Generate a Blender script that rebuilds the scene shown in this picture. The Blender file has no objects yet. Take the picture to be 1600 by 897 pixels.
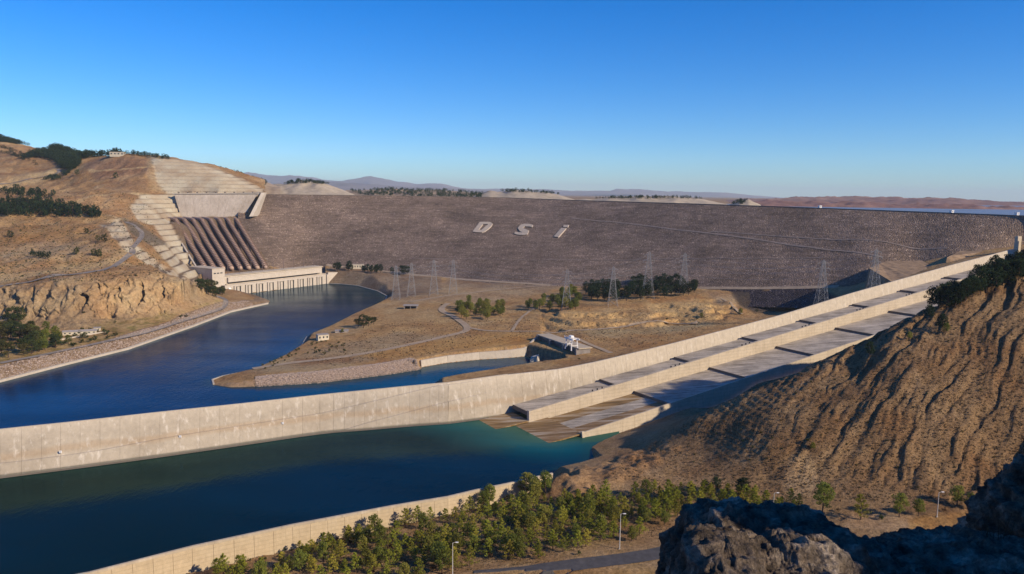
import bpy, bmesh, math, random
import numpy as np
from mathutils import Vector, Matrix
from mathutils.bvhtree import BVHTree

sc = bpy.context.scene
COL = sc.collection
R = math.radians
random.seed(7)
RNG = np.random.default_rng(11)

# ------------------------------------------------------------------ camera
F_PX, CX, CY = 1200.0, 800.0, 448.5          # focal length and centre of the 1600 x 897 photograph
PITCH, ROLL, H = math.atan(145.9/1200), 0.0143, 175.0
cF = Vector((0, math.cos(PITCH), -math.sin(PITCH)))
u0 = Vector((0, math.sin(PITCH), math.cos(PITCH)))
x0 = Vector((1, 0, 0))
cR = x0*math.cos(ROLL) + u0*math.sin(ROLL)
cU = u0*math.cos(ROLL) - x0*math.sin(ROLL)
cam_d = bpy.data.cameras.new('camera'); cam = bpy.data.objects.new('camera', cam_d); COL.objects.link(cam)
cam.matrix_world = Matrix(((cR.x, cU.x, -cF.x, 0), (cR.y, cU.y, -cF.y, 0), (cR.z, cU.z, -cF.z, H), (0, 0, 0, 1)))
cam_d.sensor_width = 36; cam_d.lens = 27.0; cam_d.sensor_fit = 'HORIZONTAL'
cam_d.clip_start = 0.3; cam_d.clip_end = 120000
sc.camera = cam

# ------------------------------------------------------------------ sky, sun, exposure
SUN_EL, SUN_AZ = R(28), math.atan2(0.875, -0.48)      # azimuth clockwise from +Y
sc.world = bpy.data.worlds.new('World'); sc.world.use_nodes = True
wn = sc.world.node_tree; wn.nodes.clear()
sky = wn.nodes.new('ShaderNodeTexSky'); sky.sky_type = 'NISHITA'; sky.sun_disc = False
sky.sun_elevation = SUN_EL; sky.sun_rotation = SUN_AZ
sky.altitude = 600; sky.air_density = 1.0; sky.dust_density = 0.0; sky.ozone_density = 4.0
hsv = wn.nodes.new('ShaderNodeHueSaturation'); hsv.inputs['Saturation'].default_value = 1.44
hsv.inputs['Value'].default_value = 1.0
bg = wn.nodes.new('ShaderNodeBackground'); bg.inputs[1].default_value = 0.103
wo = wn.nodes.new('ShaderNodeOutputWorld')
wb = wn.nodes.new('ShaderNodeMix'); wb.data_type = 'RGBA'; wb.blend_type = 'MULTIPLY'; wb.inputs[0].default_value = 1.0; wb.inputs[7].default_value = (0.68, 0.93, 1.27, 1)
wn.links.new(sky.outputs[0], hsv.inputs['Color']); wn.links.new(hsv.outputs[0], wb.inputs[6]); wn.links.new(wb.outputs[2], bg.inputs[0]); wn.links.new(bg.outputs[0], wo.inputs[0])
sd = bpy.data.lights.new('sun', 'SUN'); sd.energy = 5.0; sd.angle = R(0.5); sd.color = (1.0, 0.83, 0.61)
sun = bpy.data.objects.new('sun', sd); COL.objects.link(sun)
sdir = Vector((math.sin(SUN_AZ)*math.cos(SUN_EL), math.cos(SUN_AZ)*math.cos(SUN_EL), math.sin(SUN_EL)))
sun.rotation_euler = sdir.to_track_quat('Z', 'Y').to_euler(); sun.location = (0, 0, 900)
sc.view_settings.view_transform = 'Standard'; sc.view_settings.look = 'None'
sc.view_settings.exposure = 0.2; sc.view_settings.gamma = 1.0; sc.view_settings.use_curve_mapping = False
sc.cycles.max_bounces = 5; sc.cycles.diffuse_bounces = 2; sc.cycles.glossy_bounces = 2
sc.cycles.transmission_bounces = 2; sc.cycles.volume_bounces = 0; sc.cycles.transparent_max_bounces = 6
sc.cycles.caustics_reflective = False; sc.cycles.caustics_refractive = False

# ------------------------------------------------------------------ geometry helpers
def ray(u, v):
    return cF + cR*((u-CX)/F_PX) - cU*((v-CY)/F_PX)
def Pz(u, v, z):
    d = ray(u, v); k = (z-H)/d.z; return Vector((d.x*k, d.y*k, z))
def Pd(u, v, D):
    d = ray(u, v); k = D/d.y; return Vector((d.x*k, D, H+d.z*k))
W = -5.5                                      # level of the river below the dam

def _h(ix, iy, s):
    n = (ix.astype(np.int64)*374761393 + iy.astype(np.int64)*668265263 + s*2147483647) & 0xffffffff
    n = ((n ^ (n >> 13))*1274126177) & 0xffffffff
    return ((n ^ (n >> 16)) & 0xffff)/65535.0
def perlin(x, y, s=0):
    x = np.asarray(x, float); y = np.asarray(y, float)
    ix = np.floor(x); iy = np.floor(y); fx = x-ix; fy = y-iy
    ux = fx*fx*fx*(fx*(fx*6-15)+10); uy = fy*fy*fy*(fy*(fy*6-15)+10)
    def g(a, b, dx, dy):
        t = _h(ix+a, iy+b, s)*2*np.pi
        return np.cos(t)*dx + np.sin(t)*dy
    n0 = g(0, 0, fx, fy)*(1-ux) + g(1, 0, fx-1, fy)*ux
    n1 = g(0, 1, fx, fy-1)*(1-ux) + g(1, 1, fx-1, fy-1)*ux
    return (n0*(1-uy) + n1*uy)*1.45
def fbm(x, y, octv=4, s=0, gain=0.5, ridged=False):
    t = 0; a = 1.0; f = 1.0; n = 0
    for k in range(octv):
        p = perlin(x*f+k*17.3, y*f-k*9.1, s+k)
        t = t + a*((1-2*np.abs(p)) if ridged else p); n += a
        a *= gain; f *= 2.03
    return t/n
def fbm3(x, y, z, octv=4, s=0, ridged=False):
    return (fbm(x+3.1, y, octv, s, ridged=ridged) + fbm(y+7.7, z, octv, s+5, ridged=ridged) + fbm(z-2.2, x, octv, s+9, ridged=ridged))/1.9

class TPS:
    def __init__(self, pts, smooth=0.0):
        p = np.array([[q[0], q[1], q[2]] for q in pts], float)
        self.c = p[:, :2].mean(0); self.k = 500.0
        self.q = (p[:, :2]-self.c)/self.k
        n = len(p); d = self._d(self.q, self.q)
        K = self._phi(d) + np.eye(n)*smooth
        A = np.zeros((n+3, n+3)); A[:n, :n] = K; A[:n, n] = 1; A[:n, n+1:] = self.q; A[n, :n] = 1; A[n+1:, :n] = self.q.T
        b = np.zeros(n+3); b[:n] = p[:, 2]
        self.w = np.linalg.solve(A, b)
    def _d(self, a, b): return np.sqrt(((a[:, None, :]-b[None, :, :])**2).sum(2))
    def _phi(self, d): return d                      # biharmonic-like cone kernel: little overshoot
    def __call__(self, x, y):
        sh = np.shape(x); q = (np.stack([np.ravel(x), np.ravel(y)], 1)-self.c)/self.k
        out = np.empty(len(q)); n = len(self.q)
        for i in range(0, len(q), 20000):
            s_ = q[i:i+20000]
            out[i:i+20000] = self._phi(self._d(s_, self.q)) @ self.w[:n] + self.w[n] + s_ @ self.w[n+1:]
        return out.reshape(sh)

def in_poly(x, y, poly):
    x = np.asarray(x); y = np.asarray(y); r = np.zeros(x.shape, bool); n = len(poly)
    for i in range(n):
        x1, y1 = poly[i][0], poly[i][1]; x2, y2 = poly[(i+1) % n][0], poly[(i+1) % n][1]
        if y1 == y2: continue
        c = ((y1 > y) != (y2 > y)) & (x < (x2-x1)*(y-y1)/(y2-y1)+x1)
        r ^= c
    return r
def poly_dist(x, y, pl, closed=True):
    best = np.full(np.shape(x), 1e9); idx = np.zeros(np.shape(x), int); n = len(pl)
    for i in range(n if closed else n-1):
        ax, ay = pl[i][0], pl[i][1]; bx, by = pl[(i+1) % n][0], pl[(i+1) % n][1]
        dx, dy = bx-ax, by-ay; L = dx*dx+dy*dy+1e-9
        t = np.clip(((x-ax)*dx+(y-ay)*dy)/L, 0, 1)
        d = np.hypot(x-ax-t*dx, y-ay-t*dy)
        m = d < best; best = np.where(m, d, best); idx = np.where(m, i, idx)
    return best, idx
def sstep(a, b, x):
    t = np.clip((x-a)/(b-a), 0, 1); return t*t*(3-2*t)
def resample(pts, step):
    P = [Vector(p) for p in pts]; out = [P[0]]
    for a, b in zip(P, P[1:]):
        n = max(1, int(round((b-a).length/step)))
        for k in range(1, n+1): out.append(a.lerp(b, k/n))
    return out
def smooth_line(pts, sub=6):
    P = [Vector(p) for p in pts]; P = [P[0]*2-P[1]] + P + [P[-1]*2-P[-2]]; out = []
    for i in range(1, len(P)-2):
        a, b, c, d = P[i-1], P[i], P[i+1], P[i+2]
        for k in range(sub):
            t = k/sub
            out.append(0.5*((2*b)+(c-a)*t+(2*a-5*b+4*c-d)*t*t+(3*b-a-3*c+d)*t**3))
    out.append(P[-2]); return out

# ------------------------------------------------------------------ object helpers
def set_props(o, label=None, cat=None, group=None, kind=None):
    if label: o['label'] = label
    if cat: o['category'] = cat
    if group: o['group'] = group
    if kind: o['kind'] = kind
    return o
def empty(name, loc, label=None, cat=None, group=None, rz=0.0):
    o = bpy.data.objects.new(name, None); COL.objects.link(o); o.location = loc; o.rotation_euler = (0, 0, rz)
    o.empty_display_size = 2
    return set_props(o, label, cat, group)
def mesh_from(name, V, F, smooth=False):
    me = bpy.data.meshes.new(name)
    V = np.asarray(V, np.float32)
    if isinstance(F, np.ndarray):
        nf, k = F.shape
        me.vertices.add(len(V)); me.vertices.foreach_set('co', V.ravel())
        me.loops.add(nf*k); me.loops.foreach_set('vertex_index', F.astype(np.int32).ravel())
        me.polygons.add(nf); me.polygons.foreach_set('loop_start', np.arange(0, nf*k, k, dtype=np.int32))
        me.polygons.foreach_set('loop_total', np.full(nf, k, np.int32))
        me.update(calc_edges=True); me.validate()
    else:
        me.from_pydata([tuple(map(float, v)) for v in V], [], F); me.update()
    if smooth: me.polygons.foreach_set('use_smooth', np.ones(len(me.polygons), bool))
    return me
def mobj(name, V, F, mats, parent=None, origin=None, smooth=False, cols=None, midx=None):
    """link ONE mesh object; V in world coordinates"""
    V = np.asarray(V, float)
    if parent is not None: org = np.array(parent.location)
    elif origin is not None: org = np.array(origin, float)
    else: org = np.array([(V[:, 0].min()+V[:, 0].max())/2, (V[:, 1].min()+V[:, 1].max())/2, V[:, 2].min()])
    me = mesh_from(name, V-org, F, smooth)
    o = bpy.data.objects.new(name, me); COL.objects.link(o)
    if parent is not None: o.parent = parent
    else: o.location = org
    for m in (mats if isinstance(mats, (list, tuple)) else [mats]): me.materials.append(m)
    if cols is not None:
        a = me.color_attributes.new('Col', 'FLOAT_COLOR', 'POINT')
        c = np.ones((len(V), 4), np.float32); c[:, :cols.shape[1]] = cols
        a.data.foreach_set('color', c.ravel())
    if midx is not None: me.polygons.foreach_set('material_index', np.asarray(midx, np.int32))
    return o

class MB:
    """collects shapes and links them as one mesh object"""
    def __init__(s): s.V = []; s.F = []
    def add(s, V, F):
        n = len(s.V); s.V += [tuple(v) for v in V]; s.F += [tuple(i+n for i in f) for f in F]; return s
    def hexa(s, p):   # 8 corners: bottom 0-3 (ccw), top 4-7
        return s.add(p, [(3, 2, 1, 0), (4, 5, 6, 7), (0, 1, 5, 4), (1, 2, 6, 5), (2, 3, 7, 6), (3, 0, 4, 7)])
    def box(s, c, size, ax=None):
        ax = ax or (Vector((1, 0, 0)), Vector((0, 1, 0)), Vector((0, 0, 1)))
        c = Vector(c); h = [a*(q/2) for a, q in zip(ax, size)]
        p = []
        for k in (-1, 1):
            for i, j in ((-1, -1), (1, -1), (1, 1), (-1, 1)): p.append(c+h[0]*i+h[1]*j+h[2]*k)
        return s.hexa(p)
    def bar(s, a, b, w, w2=None, n=4):
        a = Vector(a); b = Vector(b); d = (b-a)
        if d.length < 1e-6: return s
        d.normalize(); up = Vector((0, 0, 1)) if abs(d.z) < 0.95 else Vector((1, 0, 0))
        x = d.cross(up).normalized(); y = d.cross(x); w2 = w if w2 is None else w2; V = []
        for P, r in ((a, w/2), (b, w2/2)):
            for k in range(n):
                t = 2*math.pi*(k+.5)/n; V.append(P+(x*math.cos(t)+y*math.sin(t))*r*(1.41 if n == 4 else 1))
        Fc = [(k, (k+1) % n, n+(k+1) % n, n+k) for k in range(n)] + [tuple(range(n))[::-1], tuple(range(n, 2*n))]
        return s.add(V, Fc)
    def tube(s, pts, rad, n=8, caps=True):
        pts = [Vector(p) for p in pts]; V = []; m = len(pts)
        for i, P in enumerate(pts):
            d = (pts[min(i+1, m-1)]-pts[max(i-1, 0)]).normalized()
            up = Vector((0, 0, 1)) if abs(d.z) < 0.97 else Vector((1, 0, 0))
            x = d.cross(up).normalized(); y = x.cross(d)
            r = rad[i] if isinstance(rad, (list, tuple)) else rad
            for k in range(n):
                t = 2*math.pi*k/n; V.append(P+(x*math.cos(t)+y*math.sin(t))*r)
        Fc = []
        for i in range(m-1):
            for k in range(n): Fc.append((i*n+k, i*n+(k+1) % n, (i+1)*n+(k+1) % n, (i+1)*n+k))
        if caps: Fc += [tuple(range(n))[::-1], tuple(range((m-1)*n, m*n))]
        return s.add(V, Fc)
    def prism(s, poly, z0, z1):
        n = len(poly); V = [(p[0], p[1], z0) for p in poly]+[(p[0], p[1], z1) for p in poly]
        return s.add(V, [tuple(range(n))[::-1], tuple(range(n, 2*n))]+[(k, (k+1) % n, n+(k+1) % n, n+k) for k in range(n)])
    def build(s, name, mat, parent=None, origin=None, smooth=False):
        o = mobj(name, np.array(s.V, float), s.F, mat, parent, origin, smooth)
        bm = bmesh.new(); bm.from_mesh(o.data); bmesh.ops.recalc_face_normals(bm, faces=bm.faces); bm.to_mesh(o.data); bm.free()
        return o
def copy_tree(o, loc, label=None, group=None, rz=0, sc_=1.0):
    c = o.copy(); COL.objects.link(c); c.location = loc; c.rotation_euler = (0, 0, rz)
    c.scale = (sc_, sc_, sc_) if not isinstance(sc_, tuple) else sc_
    if label: c['label'] = label
    if group: c['group'] = group
    elif 'group' in c: del c['group']
    for ch in o.children:
        d = ch.copy(); COL.objects.link(d); d.parent = c
        for g in ch.children:
            e = g.copy(); COL.objects.link(e); e.parent = d
    return c

# ------------------------------------------------------------------ materials
class NT:
    def __init__(s, name, rough=0.9, spec=0.2):
        s.m = bpy.data.materials.new(name); s.m.use_nodes = True; s.t = s.m.node_tree; s.t.nodes.clear()
        s.out = s.t.nodes.new('ShaderNodeOutputMaterial'); s.b = s.t.nodes.new('ShaderNodeBsdfPrincipled')
        s.b.inputs['Roughness'].default_value = rough; s.b.inputs['Specular IOR Level'].default_value = spec
        s.L(s.b.outputs[0], s.out.inputs[0]); s.co = None
    def L(s, a, b): s.t.links.new(a, b)
    def N(s, ty, **kw):
        n = s.t.nodes.new(ty)
        for k, v in kw.items():
            if hasattr(n, k): setattr(n, k, v)
            else: n.inputs[k.replace('_', ' ')].default_value = v
        return n
    def coord(s, scale=(1, 1, 1), kind='Object'):
        tc = s.N('ShaderNodeTexCoord'); mp = s.N('ShaderNodeMapping'); mp.inputs['Scale'].default_value = scale
        s.L(tc.outputs[kind], mp.inputs[0]); return mp.outputs[0]
    def noise(s, scale, detail=4, rough=0.55, vec=None, dist=0.0):
        n = s.N('ShaderNodeTexNoise'); n.inputs['Scale'].default_value = scale; n.inputs['Detail'].default_value = detail
        n.inputs['Roughness'].default_value = rough; n.inputs['Distortion'].default_value = dist
        s.L(vec if vec is not None else s.coord(), n.inputs['Vector']); return n.outputs[0]
    def voro(s, scale, out='Distance', vec=None, feat='F1'):
        n = s.N('ShaderNodeTexVoronoi'); n.feature = feat; n.inputs['Scale'].default_value = scale
        s.L(vec if vec is not None else s.coord(), n.inputs['Vector']); return n.outputs[out]
    def ramp(s, fac, stops, interp='LINEAR'):
        r = s.N('ShaderNodeValToRGB'); r.color_ramp.interpolation = interp; e = r.color_ramp.elements
        while len(e) < len(stops): e.new(0.5)
        for k, (p, c) in enumerate(stops):
            e[k].position = p; e[k].color = (c, c, c, 1) if isinstance(c, (int, float)) else (*c, 1)
        s.L(fac, r.inputs[0]); return r.outputs[0]
    def mix(s, a, b, fac, mode='MIX'):
        m = s.N('ShaderNodeMix'); m.data_type = 'RGBA'; m.blend_type = mode
        for val, i in ((fac, 0), (a, 6), (b, 7)):
            if isinstance(val, bpy.types.NodeSocket): s.L(val, m.inputs[i])
            elif i == 0: m.inputs[0].default_value = val
            else: m.inputs[i].default_value = (*val, 1) if not isinstance(val, (int, float)) else (val, val, val, 1)
        return m.outputs[2]
    def math(s, op, a, b=0.5):
        m = s.N('ShaderNodeMath'); m.operation = op
        for val, i in ((a, 0), (b, 1)):
            if isinstance(val, bpy.types.NodeSocket): s.L(val, m.inputs[i])
            else: m.inputs[i].default_value = val
        return m.outputs[0]
    def attr(s, name='Col'):
        n = s.N('ShaderNodeAttribute'); n.attribute_name = name; s.alpha = n.outputs['Alpha']; return n.outputs['Color']
    def rand(s): return s.N('ShaderNodeObjectInfo').outputs['Random']
    def color(s, c):
        if isinstance(c, bpy.types.NodeSocket): s.L(c, s.b.inputs['Base Color'])
        else: s.b.inputs['Base Color'].default_value = (*c, 1)
        return s
    def bump(s, h, strength=0.5, dist=1.0):
        b = s.N('ShaderNodeBump'); b.inputs['Strength'].default_value = strength; b.inputs['Distance'].default_value = dist
        s.L(h, b.inputs['Height']); s.L(b.outputs[0], s.b.inputs['Normal']); return s

M = {}
def plain(name, col, rough=0.85, var=0.12, scale=0.5, spec=0.2, bump=0.0, randv=0.0):
    n = NT(name, rough, spec); v = n.noise(scale, 4)
    c = n.mix(tuple(x*(1-var) for x in col), tuple(min(1, x*(1+var)) for x in col), n.ramp(v, [(0.3, 0), (0.7, 1)]))
    if randv: c = n.mix(c, tuple(x*0.55 for x in col), n.math('MULTIPLY', n.rand(), randv))
    n.color(c)
    if bump: n.bump(v, 0.6, bump)
    M[name] = n.m; return n.m

# soil and rock of the terrain: colour from the painted zones, grain from noise
n = NT('dry_earth', 0.95, 0.1)
c = n.attr()
g1 = n.noise(0.02, 6, 0.6); g2 = n.noise(0.22, 6, 0.7); g3 = n.noise(1.1, 4, 0.7)
c = n.mix(c, n.mix(c, (0.62, 0.45, 0.36), 1.0, 'MULTIPLY'), n.ramp(g1, [(0.35, 0.0), (0.7, 0.75)]))
al_ = n.alpha
c = n.mix(c, n.ramp(g2, [(0.28, 0.42), (0.5, 1.0), (0.72, 1.5)]), n.math('MULTIPLY', al_, 0.78), 'MULTIPLY')
c = n.mix(c, n.ramp(g3, [(0.3, 0.58), (0.5, 1.0), (0.7, 1.4)]), n.math('MULTIPLY', al_, 0.65), 'MULTIPLY')
c = n.mix(c, (1.06, 1.0, 0.76), 1.0, 'MULTIPLY')
n.color(c).bump(n.math('ADD', g2, n.math('MULTIPLY', g3, 0.35)), 0.9, 2.2); M['dry_earth'] = n.m

# near hillside: finer
n = NT('brushy_earth', 0.95, 0.1)
c = n.attr()
vec = n.coord((1, 1, 2.2))
g1 = n.noise(0.035, 5, 0.6); g2 = n.noise(0.45, 6, 0.75, vec); g3 = n.noise(2.0, 4, 0.7)
c = n.mix(c, n.ramp(g2, [(0.3, 0.35), (0.5, 0.95), (0.7, 1.55)]), 0.8, 'MULTIPLY')
c = n.mix(c, n.ramp(g3, [(0.3, 0.6), (0.6, 1.25)]), 0.6, 'MULTIPLY')
c = n.mix(c, n.mix(c, (0.7, 0.55, 0.45), 1.0, 'MULTIPLY'), n.ramp(g1, [(0.4, 0.0), (0.65, 0.7)]))
c = n.mix(c, (1.08, 1.0, 0.80), 1.0, 'MULTIPLY')
n.color(c).bump(n.math('ADD', g2, n.math('MULTIPLY', g3, 0.3)), 1.0, 1.3); M['brushy_earth'] = n.m

# rockfill of the dam
def rockfill(name, dark, mid, light, sc_=0.35, band=0.0):
    n = NT(name, 0.95, 0.1)
    v = n.voro(sc_, 'Color'); bw = n.N('ShaderNodeRGBToBW'); n.L(v, bw.inputs[0])
    c = n.ramp(bw.outputs[0], [(0.1, dark), (0.4, mid), (0.8, mid), (0.97, light)])
    big = n.noise(0.012, 5, 0.65); bv = n.coord((0.02, 0.02, 0.35)); lay = n.noise(1.0, 3, 0.6, bv)
    v2 = n.noise(0.09, 5, 0.7)
    c = n.mix(c, n.ramp(big, [(0.3, 0.62), (0.7, 1.3)]), 1.0, 'MULTIPLY')
    c = n.mix(c, n.ramp(lay, [(0.3, 0.68), (0.7, 1.22)]), 0.8, 'MULTIPLY')
    c = n.mix(c, n.ramp(v2, [(0.3, 0.7), (0.7, 1.25)]), 0.8, 'MULTIPLY')
    n.color(c)
    d = n.voro(sc_, 'Distance'); n.bump(n.math('MULTIPLY', d, -1.0), 0.9, 1.6); M[name] = n.m; return n.m
rockfill('dam_rockfill', (0.105, 0.076, 0.057), (0.213, 0.154, 0.115), (0.62, 0.48, 0.36), 0.6)
rockfill('dark_rockfill', (0.02, 0.016, 0.018), (0.06, 0.048, 0.052), (0.30, 0.25, 0.22), 0.5)
rockfill('riprap', (0.10, 0.08, 0.065), (0.24, 0.19, 0.155), (0.55, 0.46, 0.38), 0.55)

def concrete(name, col, streak=0.5, sc_=1.0, patch=0.5, band=None):
    n = NT(name, 0.85, 0.2)
    vs = n.coord((0.6*sc_, 0.6*sc_, 0.02*sc_)); st = n.noise(1.0, 4, 0.6, vs)
    ft = n.noise(0.05*sc_, 5, 0.6); f2 = n.noise(0.35*sc_, 4, 0.6)
    c = n.mix(col, tuple(x*y for x, y in zip(col, (0.62, 0.58, 0.52))), n.ramp(ft, [(0.35, 0), (0.7, patch)]))
    c = n.mix(c, tuple(min(1, x*1.25) for x in col), n.ramp(st, [(0.55, 0), (0.75, streak)]))
    c = n.mix(c, tuple(x*0.5 for x in col), n.ramp(st, [(0.25, streak*0.8), (0.42, 0)]))
    c = n.mix(c, n.ramp(f2, [(0.3, 0.85), (0.7, 1.1)]), 0.7, 'MULTIPLY')
    if band:
        wv = n.N('ShaderNodeTexWave'); wv.wave_type = 'BANDS'; wv.bands_direction = 'Z'
        wv.inputs['Scale'].default_value = band; wv.inputs['Distortion'].default_value = 0.6; wv.inputs['Detail'].default_value = 2
        n.L(n.coord(), wv.inputs[0]); c = n.mix(c, n.ramp(wv.outputs[0], [(0.0, 0.86), (0.2, 1.0)]), 0.8, 'MULTIPLY')
    n.color(c); n.bump(f2, 0.25, 0.4); M[name] = n.m; return n.m
concrete('concrete', (0.51, 0.435, 0.33), 0.35, 1.0, 0.45, 0.11)
concrete('wall_concrete', (0.47, 0.40, 0.305), 0.9, 0.5, 0.55)
concrete('near_wall_concrete', (0.52, 0.42, 0.28), 0.35, 1.6, 0.35, 0.16)
concrete('pale_concrete', (0.50, 0.44, 0.36), 0.3, 1.0, 0.3)
concrete('powerhouse_concrete', (0.52, 0.46, 0.38), 0.3, 1.0, 0.25)
concrete('intake_concrete', (0.50, 0.43, 0.35), 0.85, 0.6, 0.6, 0.12)
concrete('dark_concrete', (0.16, 0.135, 0.115), 0.4, 1.0, 0.4)
plain('terrace_concrete', (0.40, 0.345, 0.27), 0.9, 0.2, 0.2)
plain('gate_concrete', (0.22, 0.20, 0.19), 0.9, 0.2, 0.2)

# guide wall: pour bands, brown stain line, lime streaks above the waterline
n = NT('guide_concrete', 0.85, 0.2)
sx = n.N('ShaderNodeSeparateXYZ'); tcg = n.N('ShaderNodeTexCoord'); n.L(tcg.outputs['Object'], sx.inputs[0])
ft = n.noise(0.03, 5, 0.6); f2 = n.noise(0.3, 5, 0.6); vs = n.noise(1.0, 5, 0.65, n.coord((0.28, 0.28, 0.022))); vs2 = n.noise(1.0, 4, 0.6, n.coord((0.9, 0.9, 0.05)))
zz0 = n.math('ADD', sx.outputs[2], n.math('MULTIPLY', ft, 7.0))
c = n.mix((0.42, 0.365, 0.285), (0.31, 0.262, 0.20), n.ramp(ft, [(0.38, 0), (0.66, 0.8)]))
zn = n.math('DIVIDE', zz0, 32.0)
c = n.mix(c, (0.36, 0.265, 0.17), n.ramp(zn, [(0.36, 0), (0.44, 0.6), (0.50, 0.5), (0.56, 0)]))
c = n.mix(c, (0.50, 0.435, 0.34), n.ramp(zn, [(0.7, 0), (1.1, 0.9)]))
c = n.mix(c, (0.64, 0.585, 0.50), n.ramp(vs, [(0.55, 0), (0.70, 0.7)]))
c = n.mix(c, (0.25, 0.205, 0.155), n.ramp(vs2, [(0.26, 0.55), (0.40, 0)]))
c = n.mix(c, n.ramp(f2, [(0.3, 0.85), (0.7, 1.1)]), 0.8, 'MULTIPLY')
c = n.mix(c, (0.12, 0.115, 0.085), n.ramp(n.math('DIVIDE', sx.outputs[2], 32.0), [(0.03, 0.85), (0.065, 0)]))
n.color(c); n.bump(f2, 0.25, 0.4); M['guide_concrete'] = n.m

# chute floor: long streaks running down the slope
n = NT('chute_floor', 0.8, 0.25)
tc = n.N('ShaderNodeTexCoord'); mp = n.N('ShaderNodeMapping'); mp.vector_type = 'POINT'
mp.inputs['Rotation'].default_value = (0, 0, -math.atan2(0.51, 0.86)); mp.inputs['Scale'].default_value = (0.012, 0.28, 0.28)
n.L(tc.outputs['Object'], mp.inputs[0])
s1 = n.noise(1.0, 5, 0.6, mp.outputs[0]); s2 = n.noise(0.07, 5, 0.65); s3 = n.noise(0.8, 4, 0.6)
c = n.ramp(s1, [(0.28, (0.15, 0.125, 0.10)), (0.45, (0.35, 0.305, 0.245)), (0.62, (0.47, 0.41, 0.335))])
c = n.mix(c, n.ramp(s2, [(0.35, 0.6), (0.62, 1.12)]), 0.8, 'MULTIPLY'); c = n.mix(c, n.ramp(s3, [(0.3, 0.85), (0.7, 1.12)]), 0.7, 'MULTIPLY')
n.color(c); M['chute_floor'] = n.m
n = NT('wet_chute', 0.55, 0.35)
tc = n.N('ShaderNodeTexCoord'); mp = n.N('ShaderNodeMapping')
mp.inputs['Rotation'].default_value = (0, 0, -math.atan2(0.51, 0.86)); mp.inputs['Scale'].default_value = (0.012, 0.22, 0.22)
n.L(tc.outputs['Object'], mp.inputs[0]); s1 = n.noise(1.3, 5, 0.6, mp.outputs[0])
n.color(n.ramp(s1, [(0.3, (0.07, 0.045, 0.02)), (0.5, (0.22, 0.13, 0.045)), (0.6, (0.34, 0.27, 0.19)), (0.72, (0.40, 0.35, 0.28))])); M['wet_chute'] = n.m

def water(name, col, attr=False, rough=0.04, bs=0.25, wsc=0.35, refl=0.55, tint=(0.85, 0.95, 1.0)):
    n = NT(name, rough, 0.0); n.b.inputs['Roughness'].default_value = 1.0
    big = n.noise(0.006, 4, 0.6); c = n.attr() if attr else None
    if c is None: c = n.mix(col, tuple(x*1.5 for x in col), n.ramp(big, [(0.4, 0), (0.7, 0.6)]))
    pt = n.noise(0.02, 5, 0.6, n.coord((0.5, 1.6, 1))); c = n.mix(c, n.ramp(pt, [(0.3, 0.75), (0.7, 1.25)]), 0.8, 'MULTIPLY')
    n.color(c)
    w1 = n.noise(wsc, 4, 0.65, n.coord((1, 0.5, 1))); w2 = n.noise(wsc*0.12, 4, 0.6, n.coord((1, 0.4, 1)))
    bp = n.N('ShaderNodeBump'); bp.inputs['Strength'].default_value = bs; bp.inputs['Distance'].default_value = 0.5
    n.L(n.math('ADD', w1, n.math('MULTIPLY', w2, 2.0)), bp.inputs['Height'])
    g = n.N('ShaderNodeBsdfGlossy'); g.inputs['Roughness'].default_value = rough; g.inputs['Color'].default_value = (*tint, 1); n.L(bp.outputs[0], g.inputs['Normal'])
    fr = n.N('ShaderNodeFresnel'); fr.inputs['IOR'].default_value = 1.33; n.L(bp.outputs[0], fr.inputs['Normal'])
    wind = n.noise(0.012, 4, 0.6, n.coord((0.35, 1.3, 1)))
    k = n.math('MULTIPLY', fr.outputs[0], n.ramp(wind, [(0.35, refl*0.72), (0.65, refl*1.2)]))
    mx = n.N('ShaderNodeMixShader'); n.L(k, mx.inputs[0]); n.L(n.b.outputs[0], mx.inputs[1]); n.L(g.outputs[0], mx.inputs[2]); n.L(mx.outputs[0], n.out.inputs[0])
    M[name] = n.m; return n.m
water('river_water', (0.001, 0.030, 0.10), True, 0.08, 0.5, 0.3, 0.58)
water('pool_water', (0.002, 0.03, 0.05), True, 0.06, 0.3, 0.3, 0.48, (0.48, 0.86, 0.78))
water('lake_water', (0.13, 0.165, 0.20), False, 0.4, 0.1, 0.3, 0.35)

plain('asphalt', (0.075, 0.072, 0.075), 0.9, 0.2, 0.4)
plain('far_asphalt', (0.215, 0.185, 0.16), 0.9, 0.2, 0.1)
plain('dirt_track', (0.335, 0.255, 0.175), 0.95, 0.18, 0.15)
plain('berm_track', (0.225, 0.175, 0.14), 0.95, 0.2, 0.2)
plain('letter_stone', (0.40, 0.335, 0.265), 0.95, 0.2, 0.5)
plain('pipe_paint', (0.42, 0.30, 0.225), 0.7, 0.12, 0.2)
plain('pipe_ring', (0.17, 0.11, 0.085), 0.8, 0.15, 0.3)  # collar and saddle tone, darkened for the scalloped shadows along the pipes
plain('bark', (0.09, 0.06, 0.045), 0.95, 0.25, 3.0)
plain('steel', (0.28, 0.285, 0.29), 0.6, 0.06, 0.5, 0.4)
plain('rust_steel', (0.16, 0.12, 0.11), 0.8, 0.2, 0.5)
plain('white_paint', (0.80, 0.79, 0.77), 0.6, 0.06, 0.5)
plain('pole_paint', (0.55, 0.53, 0.50), 0.6, 0.06, 0.5)
plain('roof_grey', (0.30, 0.27, 0.25), 0.9, 0.15, 0.5)
plain('dark_void', (0.03, 0.03, 0.033), 0.9, 0.1, 0.5)
plain('window_glass', (0.03, 0.04, 0.05), 0.15, 0.1, 0.5, 0.5)
plain('cream_plaster', (0.55, 0.49, 0.37), 0.9, 0.12, 0.3)
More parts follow.
